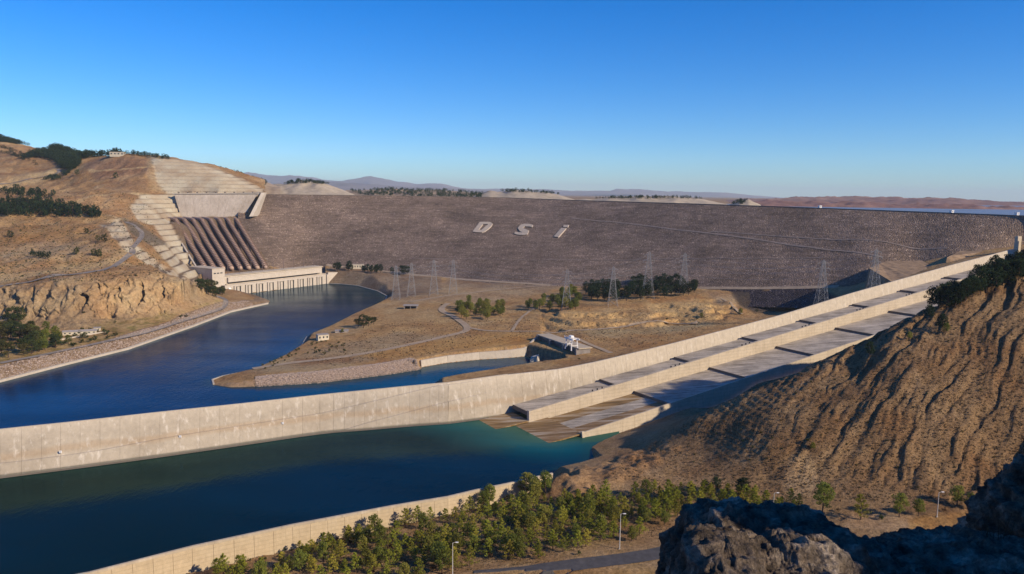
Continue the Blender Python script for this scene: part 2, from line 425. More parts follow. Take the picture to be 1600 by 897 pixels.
plain('lamp_lens', (0.75, 0.75, 0.72), 0.3, 0.03, 2.0, 0.5)

def leaf(name, a, b, warm=None):
    n = NT(name, 0.7, 0.15); r = n.rand(); v = n.noise(0.5, 3, 0.6)
    c = n.mix(a, b, n.ramp(v, [(0.35, 0), (0.65, 1)]))
    if warm: c = n.mix(c, warm, n.ramp(r, [(0.45, 0.0), (1.0, 0.75)]))
    c = n.mix(c, n.ramp(n.math('FRACT', n.math('MULTIPLY', r, 7.31)), [(0, 0.65), (1, 1.3)]), 0.9, 'MULTIPLY')
    n.color(c); tr = n.N('ShaderNodeBsdfTranslucent'); n.L(c, tr.inputs[0]); mx = n.N('ShaderNodeMixShader'); mx.inputs[0].default_value = 0.42
    n.L(n.b.outputs[0], mx.inputs[1]); n.L(tr.outputs[0], mx.inputs[2]); n.L(mx.outputs[0], n.out.inputs[0]); M[name] = n.m
leaf('pine_needles', (0.12, 0.15, 0.03), (0.22, 0.245, 0.045), (0.30, 0.26, 0.055))
leaf('young_needles', (0.20, 0.225, 0.03), (0.36, 0.37, 0.05), (0.42, 0.34, 0.06))
leaf('dark_needles', (0.018, 0.038, 0.018), (0.04, 0.065, 0.026))
leaf('oak_leaves', (0.035, 0.055, 0.018), (0.075, 0.095, 0.03), (0.11, 0.085, 0.03))
leaf('dry_leaves', (0.11, 0.07, 0.035), (0.17, 0.11, 0.05), (0.10, 0.05, 0.03))
leaf('dry_brush', (0.085, 0.06, 0.035), (0.17, 0.12, 0.065))
# ------------------------------------------------------------------ layout lines shared by terrain and structures
def uv_of(x, y, z):
    """photograph pixel of a world point (used to look up the layout drawings below)"""
    dx, dy, dz = np.asarray(x), np.asarray(y), np.asarray(z)-H
    f = dx*cF.x+dy*cF.y+dz*cF.z
    return CX+F_PX*(dx*cR.x+dy*cR.y+dz*cR.z)/f, CY-F_PX*(dx*cU.x+dy*cU.y+dz*cU.z)/f
def on(pts, z): return [Pz(u, v, z) for u, v in pts]

SA = Vector((0.86, 0.51, 0)).normalized(); SB = Vector((SA.y, -SA.x, 0)); SO = Vector((2.6, 614, 0))
def chute_z(t): return 3+0.1325*t
def S(t, b, z): p = SO+SA*t+SB*b; return Vector((p.x, p.y, z))
LW_TOP = [(-8, 23.0), (0, 26.0), (50, 26.0), (88, 29.0), (174, 37.5), (260, 47.2), (318, 54), (346, 58), (430, 70.7), (516, 82), (620, 95.5), (760, 112)]
def lw_top(t): return float(np.interp(t, [a for a, b in LW_TOP], [b for a, b in LW_TOP]))

GW_TOP_PX = [(-160, 690), (0, 672), (125, 659), (250, 645), (375, 632), (500, 618), (570, 611), (640, 604), (700, 598.5)]
GW_BOT_PX = [(-160, 769), (0, 747), (125, 731), (250, 714), (375, 696), (500, 678), (570, 672), (640, 666), (700, 662)]
GWZ = 19.5
gw_bot = [Pz(u, v, W) for u, v in GW_BOT_PX]
gw_top = [Pd(u, v, b_.y+13.0) for (u, v), b_ in zip(GW_TOP_PX, gw_bot)]
NW_TOP_PX = [(60, 912), (140, 897), (300, 856), (457, 822), (615, 792), (700, 778), (746, 767), (795, 757), (864, 741)]
NWZ = 10.0
nw_top = [Pz(u, v, NWZ) for u, v in NW_TOP_PX]
e = (nw_top[0]-nw_top[1]).normalized(); nw_top = [nw_top[0]+e*160] + nw_top

bank_left = on([(-150, 636), (0, 597), (100, 571), (200, 546), (300, 511), (360, 488), (400, 479), (418, 475), (421, 471), (405, 467), (385, 464), (352, 463)], W)
PH_A, PH_B = Pz(352, 463, W), Pz(513, 443, W)
bank_isl = on([(513, 443), (530, 444), (560, 447), (590, 455), (605, 463), (601, 471), (580, 482), (545, 497), (510, 515), (480, 527), (472, 540), (440, 560), (400, 578), (350, 588), (332, 594), (334, 601), (360, 605), (400, 604), (500, 598), (600, 586), (657, 577)], W)
canal = on([(659, 574), (700, 567), (750, 562), (800, 559), (822, 557), (843, 562), (875, 571)], W)
shore_s = on([(858, 573), (839, 574), (780, 582), (740, 589), (700, 597), (672, 604)], W)
gw_back = [p + Vector((-0.2, 5.0, 0)) for p in gw_top]
river_poly = bank_left + bank_isl + canal + shore_s + [gw_back[7]] + [gw_back[i] for i in range(6, -1, -1)]
n_bl, n_bi, n_ca = len(bank_left), len(bank_isl), len(canal)

pool_poly = [p for p in gw_bot] + [S(-2, -2, W), S(40, 0, W), S(40, 78, W), S(20, 78, W)] + on([(930, 722), (900, 731), (866, 738)], W) + [nw_top[i] for i in range(len(nw_top)-1, -1, -1)]

def grid_uv(u0_, u1_, du, Ds):
    us = np.arange(u0_, u1_+du*.5, du); U, D = np.meshgrid(us, Ds); X = (U-800)/1200*D
    return X, D.copy(), U
def grid_faces(nr, nc, keep=None):
    i = np.arange(nr*nc).reshape(nr, nc)
    q = np.stack([i[:-1, :-1], i[:-1, 1:], i[1:, 1:], i[1:, :-1]], -1).reshape(-1, 4)
    if keep is not None: q = q[keep.ravel()[q].all(1)]
    return q
def compact(V, Fq, *arrs):
    used = np.zeros(len(V), bool); used[Fq.ravel()] = True
    m = np.cumsum(used)-1
    return (V[used], m[Fq]) + tuple(a[used] for a in arrs)
def blend(c, m, col): return c*(1-m[..., None]) + np.array(col)*m[..., None]
def pxmask(Up, Vp, poly, soft=4.0):
    d, _ = poly_dist(Up, Vp, poly); s = in_poly(Up, Vp, poly)
    return sstep(-soft, soft, np.where(s, d, -d))
def pxline(Up, Vp, line, w):
    d, _ = poly_dist(Up, Vp, line, False); return 1-sstep(w*0.5, w, d)

def quant(z, h, k=0.35, off=0.0):
    q = (z-off)/h; b = np.floor(q); f = q-b
    return off+(b+sstep(1-k, 1.0, f)*1.0)*h, f

DIRT = (0.33, 0.222, 0.135)
# ------------------------------------------------------------------ LEFT BANK: hills, cliff, benches
def D_(u, v, D): p = Pd(u, v, D); return (p.x, p.y, p.z)
def Z_(u, v, z): p = Pz(u, v, z); return (p.x, p.y, p.z)
L = [Z_(-150, 600, 5), Z_(0, 568, 5), Z_(100, 548, 5), Z_(200, 526, 5), Z_(290, 498, 5), Z_(350, 477, 6), Z_(-150, 560, 8), Z_(0, 540, 7), Z_(100, 528, 8), Z_(200, 508, 9), Z_(300, 492, 8),
     D_(-150, 520, 905), D_(0, 500, 925), D_(60, 505, 920), D_(110, 510, 905), D_(170, 500, 950), D_(250, 492, 1000), D_(320, 482, 1055),
     D_(-150, 470, 960), D_(0, 455, 965), D_(60, 452, 965), D_(150, 450, 980), D_(215, 440, 1015), D_(290, 447, 1065), D_(335, 462, 1100), (-470, 1170, 8), (-420, 1190, 4),
     D_(322, 448, 1240), D_(333, 455, 1235), D_(308, 442, 1250), D_(-150, 420, 1050), D_(0, 425, 1060), D_(100, 420, 1110), D_(200, 412, 1150), D_(250, 422, 1135), D_(295, 438, 1130),
     D_(-150, 380, 1200), D_(0, 400, 1170), D_(100, 382, 1290), D_(205, 392, 1205), D_(200, 372, 1270), D_(-150, 330, 1400), D_(0, 345, 1400), D_(150, 345, 1450), D_(198, 350, 1400), D_(235, 372, 1370), D_(262, 384, 1370), D_(225, 355, 1430),
     D_(0, 300, 1800), D_(100, 293, 1800), D_(200, 303, 1640), D_(240, 322, 1590), D_(250, 345, 1530), D_(270, 385, 1450), D_(290, 415, 1390), D_(0, 262, 2150), D_(60, 266, 2080), D_(110, 275, 1950),
     D_(-150, 260, 2200), D_(-150, 205, 2700), D_(0, 235, 2480), D_(0, 214, 2780), D_(90, 232, 2350), D_(130, 241, 2100), D_(180, 240, 1950), D_(250, 247, 1880), D_(300, 259, 1850), D_(350, 276, 1820), D_(400, 297, 1800),
     D_(130, 262, 1950), D_(200, 272, 1800), D_(230, 255, 1840), D_(260, 275, 1790), D_(262, 302, 1735), D_(300, 301, 1742), D_(340, 300, 1742), D_(410, 300, 1742), D_(300, 283, 1785),
     D_(283, 338, 1690), D_(385, 338, 1705), D_(310, 338, 1690), D_(335, 338, 1692), D_(360, 338, 1697), D_(310, 346, 1635), D_(335, 346, 1650), D_(325, 360, 1590), D_(350, 400, 1470), D_(260, 345, 1600), D_(380, 346, 1680), D_(312, 424, 1365), D_(418, 420, 1425), D_(342, 380, 1535), D_(350, 430, 1350), D_(440, 424, 1450), D_(300, 400, 1420),
     D_(402, 365, 1665), D_(412, 395, 1560), (-722, 1722, 117), (-690, 1722, 117), (-655, 1722, 117), (-620, 1724, 117), (-700, 2350, 175), (-1200, 2600, 190), (-1700, 3100, 260), (-2100, 2900, 330), (-400, 2200, 150), (-560, 1900, 150), (-500, 1600, 60)]
tpsL = TPS(L)
Ds = np.concatenate([np.arange(690, 1130, 2.6), np.arange(1130, 1330, 4), np.arange(1330, 1560, 2.6), np.arange(1560, 1900, 2.0), np.arange(1900, 3000, 9)])
X, Y, U = grid_uv(-170, 436, 1.9, Ds)
Z = tpsL(X, Y)
dr, ir = poly_dist(X, Y, river_poly); s_r = np.where(in_poly(X, Y, river_poly), -dr, dr)
Up, Vp = uv_of(X, Y, Z)
mB1 = pxmask(Up, Vp, [(236, 245), (300, 250), (345, 265), (412, 296), (412, 303), (283, 304), (262, 302), (245, 285)], 3)
mB2 = pxmask(Up, Vp, [(203, 322), (220, 303), (283, 300), (283, 336), (266, 345), (312, 425), (305, 445), (270, 420), (236, 380), (262, 384), (240, 352), (215, 345)], 3)
mB3 = pxmask(Up, Vp, [(155, 350), (185, 342), (212, 380), (262, 418), (312, 436), (300, 448), (255, 428), (212, 400), (190, 386)], 3)
mPS = pxmask(Up, Vp, [(262, 338), (392, 338), (425, 424), (310, 430)], 3)
mFlat = pxmask(Up, Vp, [(190, 342), (215, 348), (262, 380), (262, 386), (235, 384), (205, 366)], 3)
nz = fbm(X/160, Y/160, 4, 3)*9 + fbm(X/38, Y/38, 4, 8)*3.0 + fbm(X/60, Y/60, 3, 21, ridged=True)*2.5
amp = sstep(6, 25, Z)*(1-mPS)*(1-mB2*.7)*(1-mB1*0.9)*(1-mFlat)
# keep the bench faces, road and pad near their drawn height
Z = Z + nz*amp
gul = fbm(X/55+0.25*Y/55, Y/130, 4, 31, ridged=True)
Z -= gul*4*amp*(Z > 60)
qz, f1 = quant(Z, 8.5, 0.6); Z = Z*(1-mB1)+qz*mB1
qz, f2 = quant(Z, 9.5, 0.6); Z = Z*(1-mB2)+qz*mB2
zz = Z + fbm(X/70, Y/70, 2, 77)*3
qz, f3 = quant(zz, 9.0, 0.6); Z = Z*(1-mB3)+qz*mB3
# cliff: fluted rock where the slope is steep
gy, gx = np.gradient(Z); dy = np.gradient(Y, axis=0); dxx = np.gradient(X, axis=1)
slope = np.hypot(gy/np.maximum(dy, .5), gx/np.maximum(dxx, .5))
zone_cl = pxmask(Up, Vp, [(-160, 455), (0, 448), (130, 440), (215, 430), (300, 440), (350, 470), (340, 495), (230, 500), (120, 515), (0, 520), (-160, 530)], 6)
cl = sstep(0.32, 0.8, slope)*zone_cl
Z += cl*(fbm(X/16, Y/30, 4, 44, ridged=True)*7.5 - 3) + zone_cl*fbm(X/9, Y/9, 4, 51, ridged=True)*3.0
Y = Y + cl*(fbm(X/13, Z/11, 4, 45)*13 + fbm(X/5, Z/6, 3, 46)*4)
for hole in ([(147, 447), (153, 448), (154, 468), (148, 470)], [(216, 447), (223, 449), (224, 476), (215, 473)], [(124, 474), (137, 475), (137, 487), (126, 486)], [(253, 450), (257, 452), (253, 470), (250, 466)], [(176, 458), (186, 456), (188, 466), (176, 468)]):
    Y = Y + pxmask(Up, Vp, hole, 1.5)*16
bankz = np.where(s_r > 0, W+1.0+0.62*s_r, W+0.62*s_r)
Z = np.where(s_r < 40, np.minimum(Z, bankz), Z); Z = np.maximum(Z, W-8)
keep = ~((U > 300) & (Y < 1000)) & ~((U > 420) & (Y < 1380) & (s_r > 0))
keep &= ~((Y > 1470) & (Up > np.interp(Vp, [296, 303, 325, 345, 352, 372, 400, 420], [415, 413, 402, 388, 392, 398, 414, 421])+fbm(Y/20, Z/20, 3, 66)*5))
c = np.zeros(X.shape+(3,)); c[:] = DIRT
n1 = fbm(X/140, Y/140, 4, 61); n2 = fbm(X/40, Y/60, 4, 62)
c = blend(c, sstep(0.0, 0.4, n1), (0.26, 0.175, 0.125)); c = blend(c, sstep(0.05, 0.45, n2)*.7, (0.40, 0.31, 0.225))
c = blend(c, sstep(0.12, 0.4, -n2)*.6, (0.23, 0.165, 0.105))
# pinkish bare earth, pale cut banks, grey pad
for poly, col, k in (
    ([(130, 255), (180, 245), (232, 247), (235, 275), (150, 280)], (0.27, 0.175, 0.135), .8),
    ([(175, 285), (225, 280), (238, 300), (200, 312), (170, 300)], (0.25, 0.175, 0.13), .8),
    ([(0, 280), (70, 268), (85, 262), (92, 270), (75, 280), (0, 297)], (0.46, 0.37, 0.26), .8),
    ([(-160, 310), (0, 280), (0, 297), (-160, 330)], (0.46, 0.37, 0.26), .8),
    ([(60, 315), (130, 305), (215, 318), (218, 345), (160, 338)], (0.40, 0.27, 0.18), .5),
    ([(150, 412), (185, 392), (196, 385), (203, 395), (190, 406), (120, 424), (0, 442), (-160, 462), (-160, 445), (0, 430)], (0.52, 0.42, 0.29), .75),
    ([(0, 355), (60, 350), (130, 358), (170, 372), (150, 380), (60, 372), (0, 380)], (0.27, 0.175, 0.10), .7),
    ([(0, 385), (80, 378), (170, 385), (180, 392), (120, 408), (0, 410)], (0.36, 0.29, 0.225), .7),
    ([(385, 340), (402, 350), (420, 400), (428, 424), (412, 424), (395, 375)], (0.46, 0.36, 0.24), .8),
    ([(232, 240), (262, 243), (258, 300), (240, 298), (228, 270)], (0.36, 0.31, 0.25), .5)):
    c = blend(c, pxmask(Up, Vp, poly, 6)*k, col)
for line, w, k, col in (([(140, 266), (190, 264), (232, 261)], 2.2, .8, (0.48, 0.38, 0.26)), ([(115, 318), (160, 306), (215, 301), (235, 303)], 2.5, .7, (0.47, 0.37, 0.26)),
    ([(0, 222), (60, 226), (100, 232)], 4, .6, (0.46, 0.36, 0.25)), ([(90, 335), (160, 336), (200, 345)], 2, .6, (0.44, 0.35, 0.26))):
    c = blend(c, pxline(Up, Vp, line, w)*k, col)
c = blend(c, mFlat, (0.17, 0.145, 0.13))
tc_ = (0.45, 0.43, 0.42)
for m, f, kk in ((mB1, f1, 0.6), (mB2, f2, 0.6), (mB3, f3, 0.6)):
    riser = sstep(1-kk-.12, 1-kk+0.05, f)
    c = blend(c, m*riser*0.92, tc_); c = blend(c, m*(1-riser)*0.9, (0.20, 0.165, 0.145))
c = blend(c, mPS*.95, (0.20, 0.16, 0.135))
rockc = sstep(-.2, .3, fbm(X/25, Y/25, 4, 91))
c = blend(c, zone_cl*.9, (0.34, 0.265, 0.195)); c = blend(c, zone_cl*rockc*.55, (0.27, 0.225, 0.19))
c = blend(c, pxmask(Up, Vp, [(140, 450), (215, 440), (300, 450), (345, 475), (330, 492), (230, 496), (150, 500)], 10)*sstep(.2, .7, slope)*.9, (0.43, 0.325, 0.225))
c = blend(c, (s_r < 21)*(s_r > -30)*1.0, (0.23, 0.18, 0.15))
fl = sstep(21, 24, s_r)*(1-sstep(60, 90, s_r))*(Y < 1150)*(1-sstep(9, 13, Z))
c = blend(c, fl*.8, (0.36, 0.28, 0.17)); c = blend(c, fl*sstep(-.1, .3, fbm(X/14, Y/14, 3, 93))*.8, (0.19, 0.17, 0.07))
V = np.stack([X, Y, Z], -1).reshape(-1, 3); Fq = grid_faces(*X.shape, keep)
c = np.concatenate([c, (1-0.85*np.maximum(np.maximum(mB1, mB2), mB3))[..., None]], -1)
V, Fq, cc = compact(V, Fq, c.reshape(-1, 4))
left_bank = mobj('hillside', V, Fq, M['dry_earth'], origin=(-900, 1500, 0), smooth=False, cols=cc); set_props(left_bank, kind='structure')

# ------------------------------------------------------------------ MIDDLE: island, plateau, ground below the dam
TOE = [(350, 420, 28), (400, 418, 25), (450, 416, 22), (500, 415, 20), (600, 424, 17), (700, 434, 16), (800, 443, 17), (890, 447, 20), (1000, 450, 26), (1100, 451, 34), (1200, 451, 42), (1290, 450, 50), (1340, 445, 58), (1380, 430, 70), (1430, 412, 84), (1490, 400, 97), (1560, 388, 108), (1720, 372, 122)]
Mp = [Z_(*q) for q in [(345, 595, -5), (360, 592, -3), (380, 592, -2), (420, 583, 0), (500, 577, 1), (600, 565, 2), (650, 558, 3), (700, 551, 4), (800, 546, 6), (450, 563, 0), (520, 530, 2), (570, 510, 3), (620, 500, 4), (700, 510, 5), (620, 470, 4), (660, 462, 8), (750, 447, 13),
     (800, 470, 11), (700, 480, 8), (760, 500, 8), (830, 492, 11), (800, 520, 8), (850, 515, 8), (845, 490, 12), (900, 521, 10), (860, 502, 11), (875, 487, 21), (950, 517, 11), (950, 489, 21), (900, 475, 21), (1000, 515, 11), (1005, 490, 20), (1060, 500, 14), (1100, 508, 13), (1010, 470, 24), (1110, 465, 30), (1110, 480, 27), (1130, 492, 15), (1020, 482, 22),
     (1160, 500, 15), (1180, 488, 16), (1140, 470, 30), (1100, 456, 33), (1000, 455, 26), (900, 455, 21), (1290, 486, 38), (1230, 486, 18), (1160, 482, 18), (900, 540, 9), (950, 560, 10), (840, 524, 9), (820, 530, 7), (880, 530, 10), (960, 540, 10), (1020, 535, 12),
     (545, 436, 14), (600, 440, 8), (610, 452, 2), (640, 440, 13)]]
Mp += [Z_(u, v+.5, z) for u, v, z in TOE if u >= 500] + [(Pz(u, v, z)+Vector((20, 120, 0))).to_tuple() for u, v, z in TOE if u >= 500]
for t in range(0, 760, 70):
    p = S(t, -14, 0); Mp.append((p.x, p.y, min(lw_top(t)-3.5, chute_z(t)+9)))
for i in (8,): p = gw_top[i]; Mp.append((p.x, p.y+14, 14.0))
Mp += [Z_(760, 585, 4), Z_(850, 580, 6), Z_(900, 572, 8), Z_(780, 576, 2)]
p = S(120, -50, 0); Mp.append((p.x, p.y, 17)); p = S(220, -60, 0); Mp.append((p.x, p.y, 20)); p = S(320, -60, 0); Mp.append((p.x, p.y, 28)); p = S(400, -60, 0); Mp.append((p.x, p.y, 40))
tpsM = TPS(Mp)
GATE_TOP = [Pz(841, 527, 11), Pz(906, 549, 11)]
Ds = np.concatenate([np.arange(600, 1250, 2.8), np.arange(1250, 1740, 5)])
X, Y, U = grid_uv(318, 1700, 2.3, Ds)
Z = tpsM(X, Y)
Up, Vp = uv_of(X, Y, Z)
dr, ir = poly_dist(X, Y, river_poly); s_r = np.where(in_poly(X, Y, river_poly), -dr, dr)
nz = fbm(X/60, Y/60, 4, 103)*3.0+fbm(X/14, Y/14, 4, 104)*0.9
t_ = (X-SO.x)*SA.x+(Y-SO.y)*SA.y; b_ = (X-SO.x)*SB.x+(Y-SO.y)*SB.y
nearwall = sstep(-14, -60, b_)+(t_ < 0)*1.0
amp = sstep(2, 12, Z)*np.clip(nearwall, 0.12, 1)
mcl = pxmask(Up, Vp, [(845, 482), (1010, 478), (1110, 462), (1150, 478), (1130, 500), (1020, 515), (850, 520)], 5)
Z += nz*amp*0.8
q, fq_ = quant(Z+fbm(X/40, Y/40, 3, 107)*2.0, 5.0, 0.3); Z = Z*(1-mcl)+q*mcl + mcl*fbm(X/7, Y/7, 3, 110)*1.2
gy, gx = np.gradient(Z); slope = np.hypot(gy/np.gradient(Y, axis=0), gx/np.gradient(X, axis=1))
steep = (ir >= n_bl+n_bi-1) & (ir < n_bl+n_bi+n_ca-1)
k = np.where(steep, 6.0, np.where((ir >= n_bl+12) & (ir < n_bl+n_bi), 0.5, 0.75))
bankz = np.where(s_r > 0, W+0.6+k*np.where(steep, np.maximum(s_r-3.0, 0.0), s_r), W+0.62*s_r)
rb = (s_r < 30) & (bankz < Z)
Z = np.minimum(Z, np.where(s_r < 40, bankz, 1e9)); Z = np.maximum(Z, W-8)
ubank = np.interp(Y, [1380, 1600], [506, 506])
keep = (b_ < -6.5) | (t_ < -4)
gwb2 = gw_back+[S(0, -16, 0), S(6, -16, 0)]; gwx = np.array([p.x for p in gwb2]); gwy = np.array([p.y for p in gwb2])
keep &= ~((t_ < 1) & (Y < np.interp(X, gwx, gwy))) & ~((U < 506) & (Y > 1300)) & ~((Y > 1100) & (U < 420))
keep &= ~((t_ >= 1) & (b_ > -8.5+0.004*np.clip(t_, 0, 700)))
toeD = np.interp(U, [q[0] for q in TOE], [Pz(*q).y for q in TOE]); keep &= Y < toeD+60
c = np.zeros(X.shape+(3,)); c[:] = (0.36, 0.25, 0.15)
n1 = fbm(X/70, Y/70, 4, 161); n2 = fbm(X/22, Y/30, 4, 162)
c = blend(c, sstep(0.0, 0.4, n1)*.7, (0.36, 0.29, 0.215)); c = blend(c, sstep(0.05, 0.4, n2)*.6, (0.42, 0.30, 0.17))
c = blend(c, sstep(0.1, 0.4, -n2)*.7, (0.24, 0.17, 0.105))
for poly, col, kk in (
    ([(450, 560), (520, 540), (620, 520), (700, 525), (790, 520), (780, 530), (640, 555), (520, 572), (400, 585), (380, 582)], (0.31, 0.26, 0.21), .7),
    ([(560, 556), (650, 535), (760, 520), (850, 521), (840, 535), (700, 548), (600, 562)], (0.40, 0.245, 0.10), .75),
    ([(460, 560), (520, 560), (560, 556), (545, 566), (470, 570)], (0.24, 0.15, 0.10), .8),
    ([(600, 450), (700, 440), (850, 447), (860, 455), (760, 475), (690, 470), (640, 475), (610, 470)], (0.34, 0.28, 0.225), .8),
    ([(600, 480), (700, 482), (720, 500), (660, 510), (600, 500)], (0.38, 0.29, 0.19), .6),
    ([(515, 415), (600, 424), (690, 434), (690, 452), (615, 470), (600, 455), (560, 446), (515, 442)], (0.22, 0.175, 0.155), .95),
    ([(700, 434), (890, 447), (860, 452), (740, 450), (690, 446)], (0.23, 0.18, 0.155), .8),
    ([(1010, 472), (1110, 470), (1115, 482), (1020, 492)], (0.50, 0.37, 0.22), .8),
    ([(850, 492), (900, 485), (950, 486), (990, 495), (960, 502), (870, 512)], (0.47, 0.34, 0.20), .7),
    ([(1010, 466), (1090, 460), (1100, 466), (1020, 473)], (0.36, 0.20, 0.10), .8),
    ([(900, 515), (1060, 505), (1100, 503), (1120, 508), (1040, 520), (940, 524), (870, 522)], (0.33, 0.28, 0.20), .8),
    ([(990, 540), (1100, 520), (1180, 500), (1290, 480), (1310, 478), (1160, 520), (1000, 560)], (0.40, 0.24, 0.12), .8),
    ([(990, 547), (1060, 536), (1055, 545), (990, 563)], (0.50, 0.37, 0.22), .8),
    ([(1100, 455), (1150, 460), (1155, 490), (1130, 480)], (0.33, 0.27, 0.22), .8),
    ([(700, 600), (745, 590), (860, 575), (930, 560), (930, 572), (800, 592), (730, 600)], (0.28, 0.195, 0.135), .85)):
    c = blend(c, pxmask(Up, Vp, poly, 4)*kk, col)
c = blend(c, mcl*sstep(0.35, 0.9, slope)*.8, (0.50, 0.36, 0.21))
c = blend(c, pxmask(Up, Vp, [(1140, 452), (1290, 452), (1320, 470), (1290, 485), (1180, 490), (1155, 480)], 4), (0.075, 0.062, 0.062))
front = (ir >= n_bl+12) & (ir < n_bl+n_bi+5)
c = blend(c, (rb & front)*1.0, (0.30, 0.225, 0.18)); c = blend(c, (rb & ~front)*1.0, (0.22, 0.18, 0.155))
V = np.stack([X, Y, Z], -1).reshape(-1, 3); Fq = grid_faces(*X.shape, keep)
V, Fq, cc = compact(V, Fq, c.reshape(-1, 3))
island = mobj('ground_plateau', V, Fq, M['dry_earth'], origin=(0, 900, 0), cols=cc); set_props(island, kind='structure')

# ------------------------------------------------------------------ RIGHT: plantation, gullied hillside, spur under the camera
Rp = [Z_(*q) for q in [(200, 905, -1), (300, 897, -1), (400, 870, -1), (500, 845, -1), (600, 822, 0), (700, 800, 1), (760, 790, 1), (820, 775, 2), (860, 760, 8), (700, 850, 2), (600, 880, 2), (800, 830, 4), (900, 800, 6), (950, 770, 9), (800, 897, 7), (900, 860, 8), (1040, 855, 9), (1000, 820, 8), (1040, 780, 10),
      (880, 745, 12), (900, 760, 12), (940, 735, 10), (930, 722, 2), (1000, 740, 13), (960, 722, 6), (1100, 765, 12), (1200, 785, 13), (1300, 800, 15), (1400, 815, 16), (1500, 815, 17), (1600, 830, 18), (1400, 850, 14), (1200, 850, 10), (1600, 900, 14), (1200, 950, 8), (800, 960, 8), (400, 960, 1), (1720, 840, 20)]]
RIDGE = [(1040, 686, 490), (1090, 653, 490), (1160, 614, 500), (1225, 588, 503), (1280, 563, 506), (1340, 534, 515), (1390, 508, 520), (1430, 491, 525), (1480, 464, 530), (1540, 434, 535), (1600, 415, 545), (1700, 388, 560)]
Rp += [D_(1000, 702, 500)] + [D_(*q) for q in RIDGE]
Rp += [D_(1100, 720, 450), D_(1100, 690, 470), D_(1200, 745, 420), D_(1200, 700, 433), D_(1200, 650, 460), D_(1280, 740, 413), D_(1280, 690, 428), D_(1280, 630, 458), D_(1340, 580, 484), D_(1400, 740, 408), D_(1400, 680, 425), D_(1400, 600, 455), D_(1400, 540, 485),
       D_(1500, 740, 404), D_(1500, 680, 422), D_(1500, 600, 450), D_(1500, 520, 488), D_(1600, 720, 410), D_(1600, 650, 430), D_(1600, 560, 460), D_(1600, 480, 500), D_(1700, 700, 415), D_(1700, 600, 440), D_(1700, 500, 475), D_(1700, 430, 520)]
for u, v, D in RIDGE[2:]:                         # the back of the spur, out of sight towards the chute
    p = Pd(u, v, D); Rp.append((p.x+10, p.y+45, p.z-22)); Rp.append((p.x+20, p.y+90, p.z-46-0.12*(p.z-40)))
for t, dz in ((60, -5), (120, -4), (200, -3), (300, -2), (400, -1), (520, 0), (640, 0), (760, 0)):
    p = S(t, 84, 0); Rp.append((p.x, p.y, chute_z(t)-9+dz))
Rp += [(0, -60, 178), (60, -60, 182), (200, 0, 175), (0, 0, 172.6), (12, 12, 172), (5, 22, 165), (0, 60, 120), (60, 70, 125), (-60, 20, 150), (-150, 60, 80), (0, 130, 55), (80, 150, 60), (-100, 170, 25), (0, 220, 14), (150, 220, 30), (-200, 200, 5), (-350, 150, 0), (-300, -60, 90),
       (250, 150, 110), (350, 200, 110), (300, 100, 150), (450, 300, 125), (520, 420, 150), (600, 520, 175), (700, 640, 160), (800, 760, 150), (560, 200, 180), (800, 400, 220), (430, 360, 62), (250, 260, 40)]
tpsR = TPS(Rp)
Ds = np.concatenate([np.arange(-60, 250, 9), np.arange(250, 330, 4), np.arange(330, 790, 1.55), np.arange(790, 960, 5)])
uu = np.concatenate([np.arange(-260, 850, 9.0), np.arange(850, 1700, 2.0), np.arange(1700, 2100, 10)])
Ug, Dg = np.meshgrid(uu, Ds)
dd = np.maximum(Dg, 330)
X = (Ug-800)/1200*dd; Y = Dg.copy(); U = Ug
Z = tpsR(X, Y)
Up, Vp = uv_of(X, np.maximum(Y, 20), Z)
t_ = (X-SO.x)*SA.x+(Y-SO.y)*SA.y; b_ = (X-SO.x)*SB.x+(Y-SO.y)*SB.y
hz = sstep(13, 30, Z)*sstep(300, 400, Y)
# gullies run down towards the camera (roughly along -Y, bending with the slope)
w_ = X - 1.15*(Y-400) + 16*fbm(X/70, Y/70, 4, 205) + 5*fbm(X/16, Y/16, 3, 207)
g = fbm(w_/34, (X+Y)/300, 3, 201, ridged=True); g = np.clip(g, -1, 1)
g2 = fbm(w_/13, (X+Y)/110, 3, 202, ridged=True)
gk = sstep(130, 215, X-0.3*(Y-400))
Z -= hz*(gk*(2.4+2.4*sstep(300, 360, X-0.3*(Y-400)+60))*(0.25+0.95*sstep(-.3, .4, fbm(X/55, Y/55, 2, 220)))+0.6)*sstep(0.1, 0.95, g)**1.5 + hz*(gk*1.8+.3)*sstep(0.0, 0.9, g2) + hz*0.45*sstep(0.1, .9, fbm(w_/5.5, (X+Y)/50, 3, 208, ridged=True))
Z += hz*(fbm(X/60, Y/60, 3, 203)*3.0*gk + fbm(X/9, Y/9, 4, 204)*0.7 + fbm(X/4.2, Y/4.2, 3, 206)*0.4)
# planting terraces: narrow contour ledges
zt = Z+fbm(X/30, Y/30, 2, 210)*1.2
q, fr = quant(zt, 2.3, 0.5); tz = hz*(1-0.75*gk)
Z = Z*(1-tz*.45)+(q-(zt-Z))*tz*.45
lump = pxmask(Up, Vp, [(850, 750), (870, 735), (930, 728), (1010, 700), (1060, 700), (1000, 745), (920, 770), (860, 780)], 8)
Z += lump*(fbm(X/14, Y/14, 3, 230)*4.5+1.0)
Z += sstep(300, 330, Y)*(1-hz)*fbm(X/12, Y/12, 3, 215)*0.45
Z += (1-sstep(40, 250, Y))*sstep(14, 40, Y)*fbm(X/20, Y/20, 4, 216, ridged=True)*8
Z = np.where((Y > 14) & (Y < 325), np.minimum(Z, H-0.535*Y-2.0-0.02*Y), Z)
Z = np.where((Y <= 14), np.minimum(Z, H-0.56*np.maximum(Y, 0)-3.0), Z)
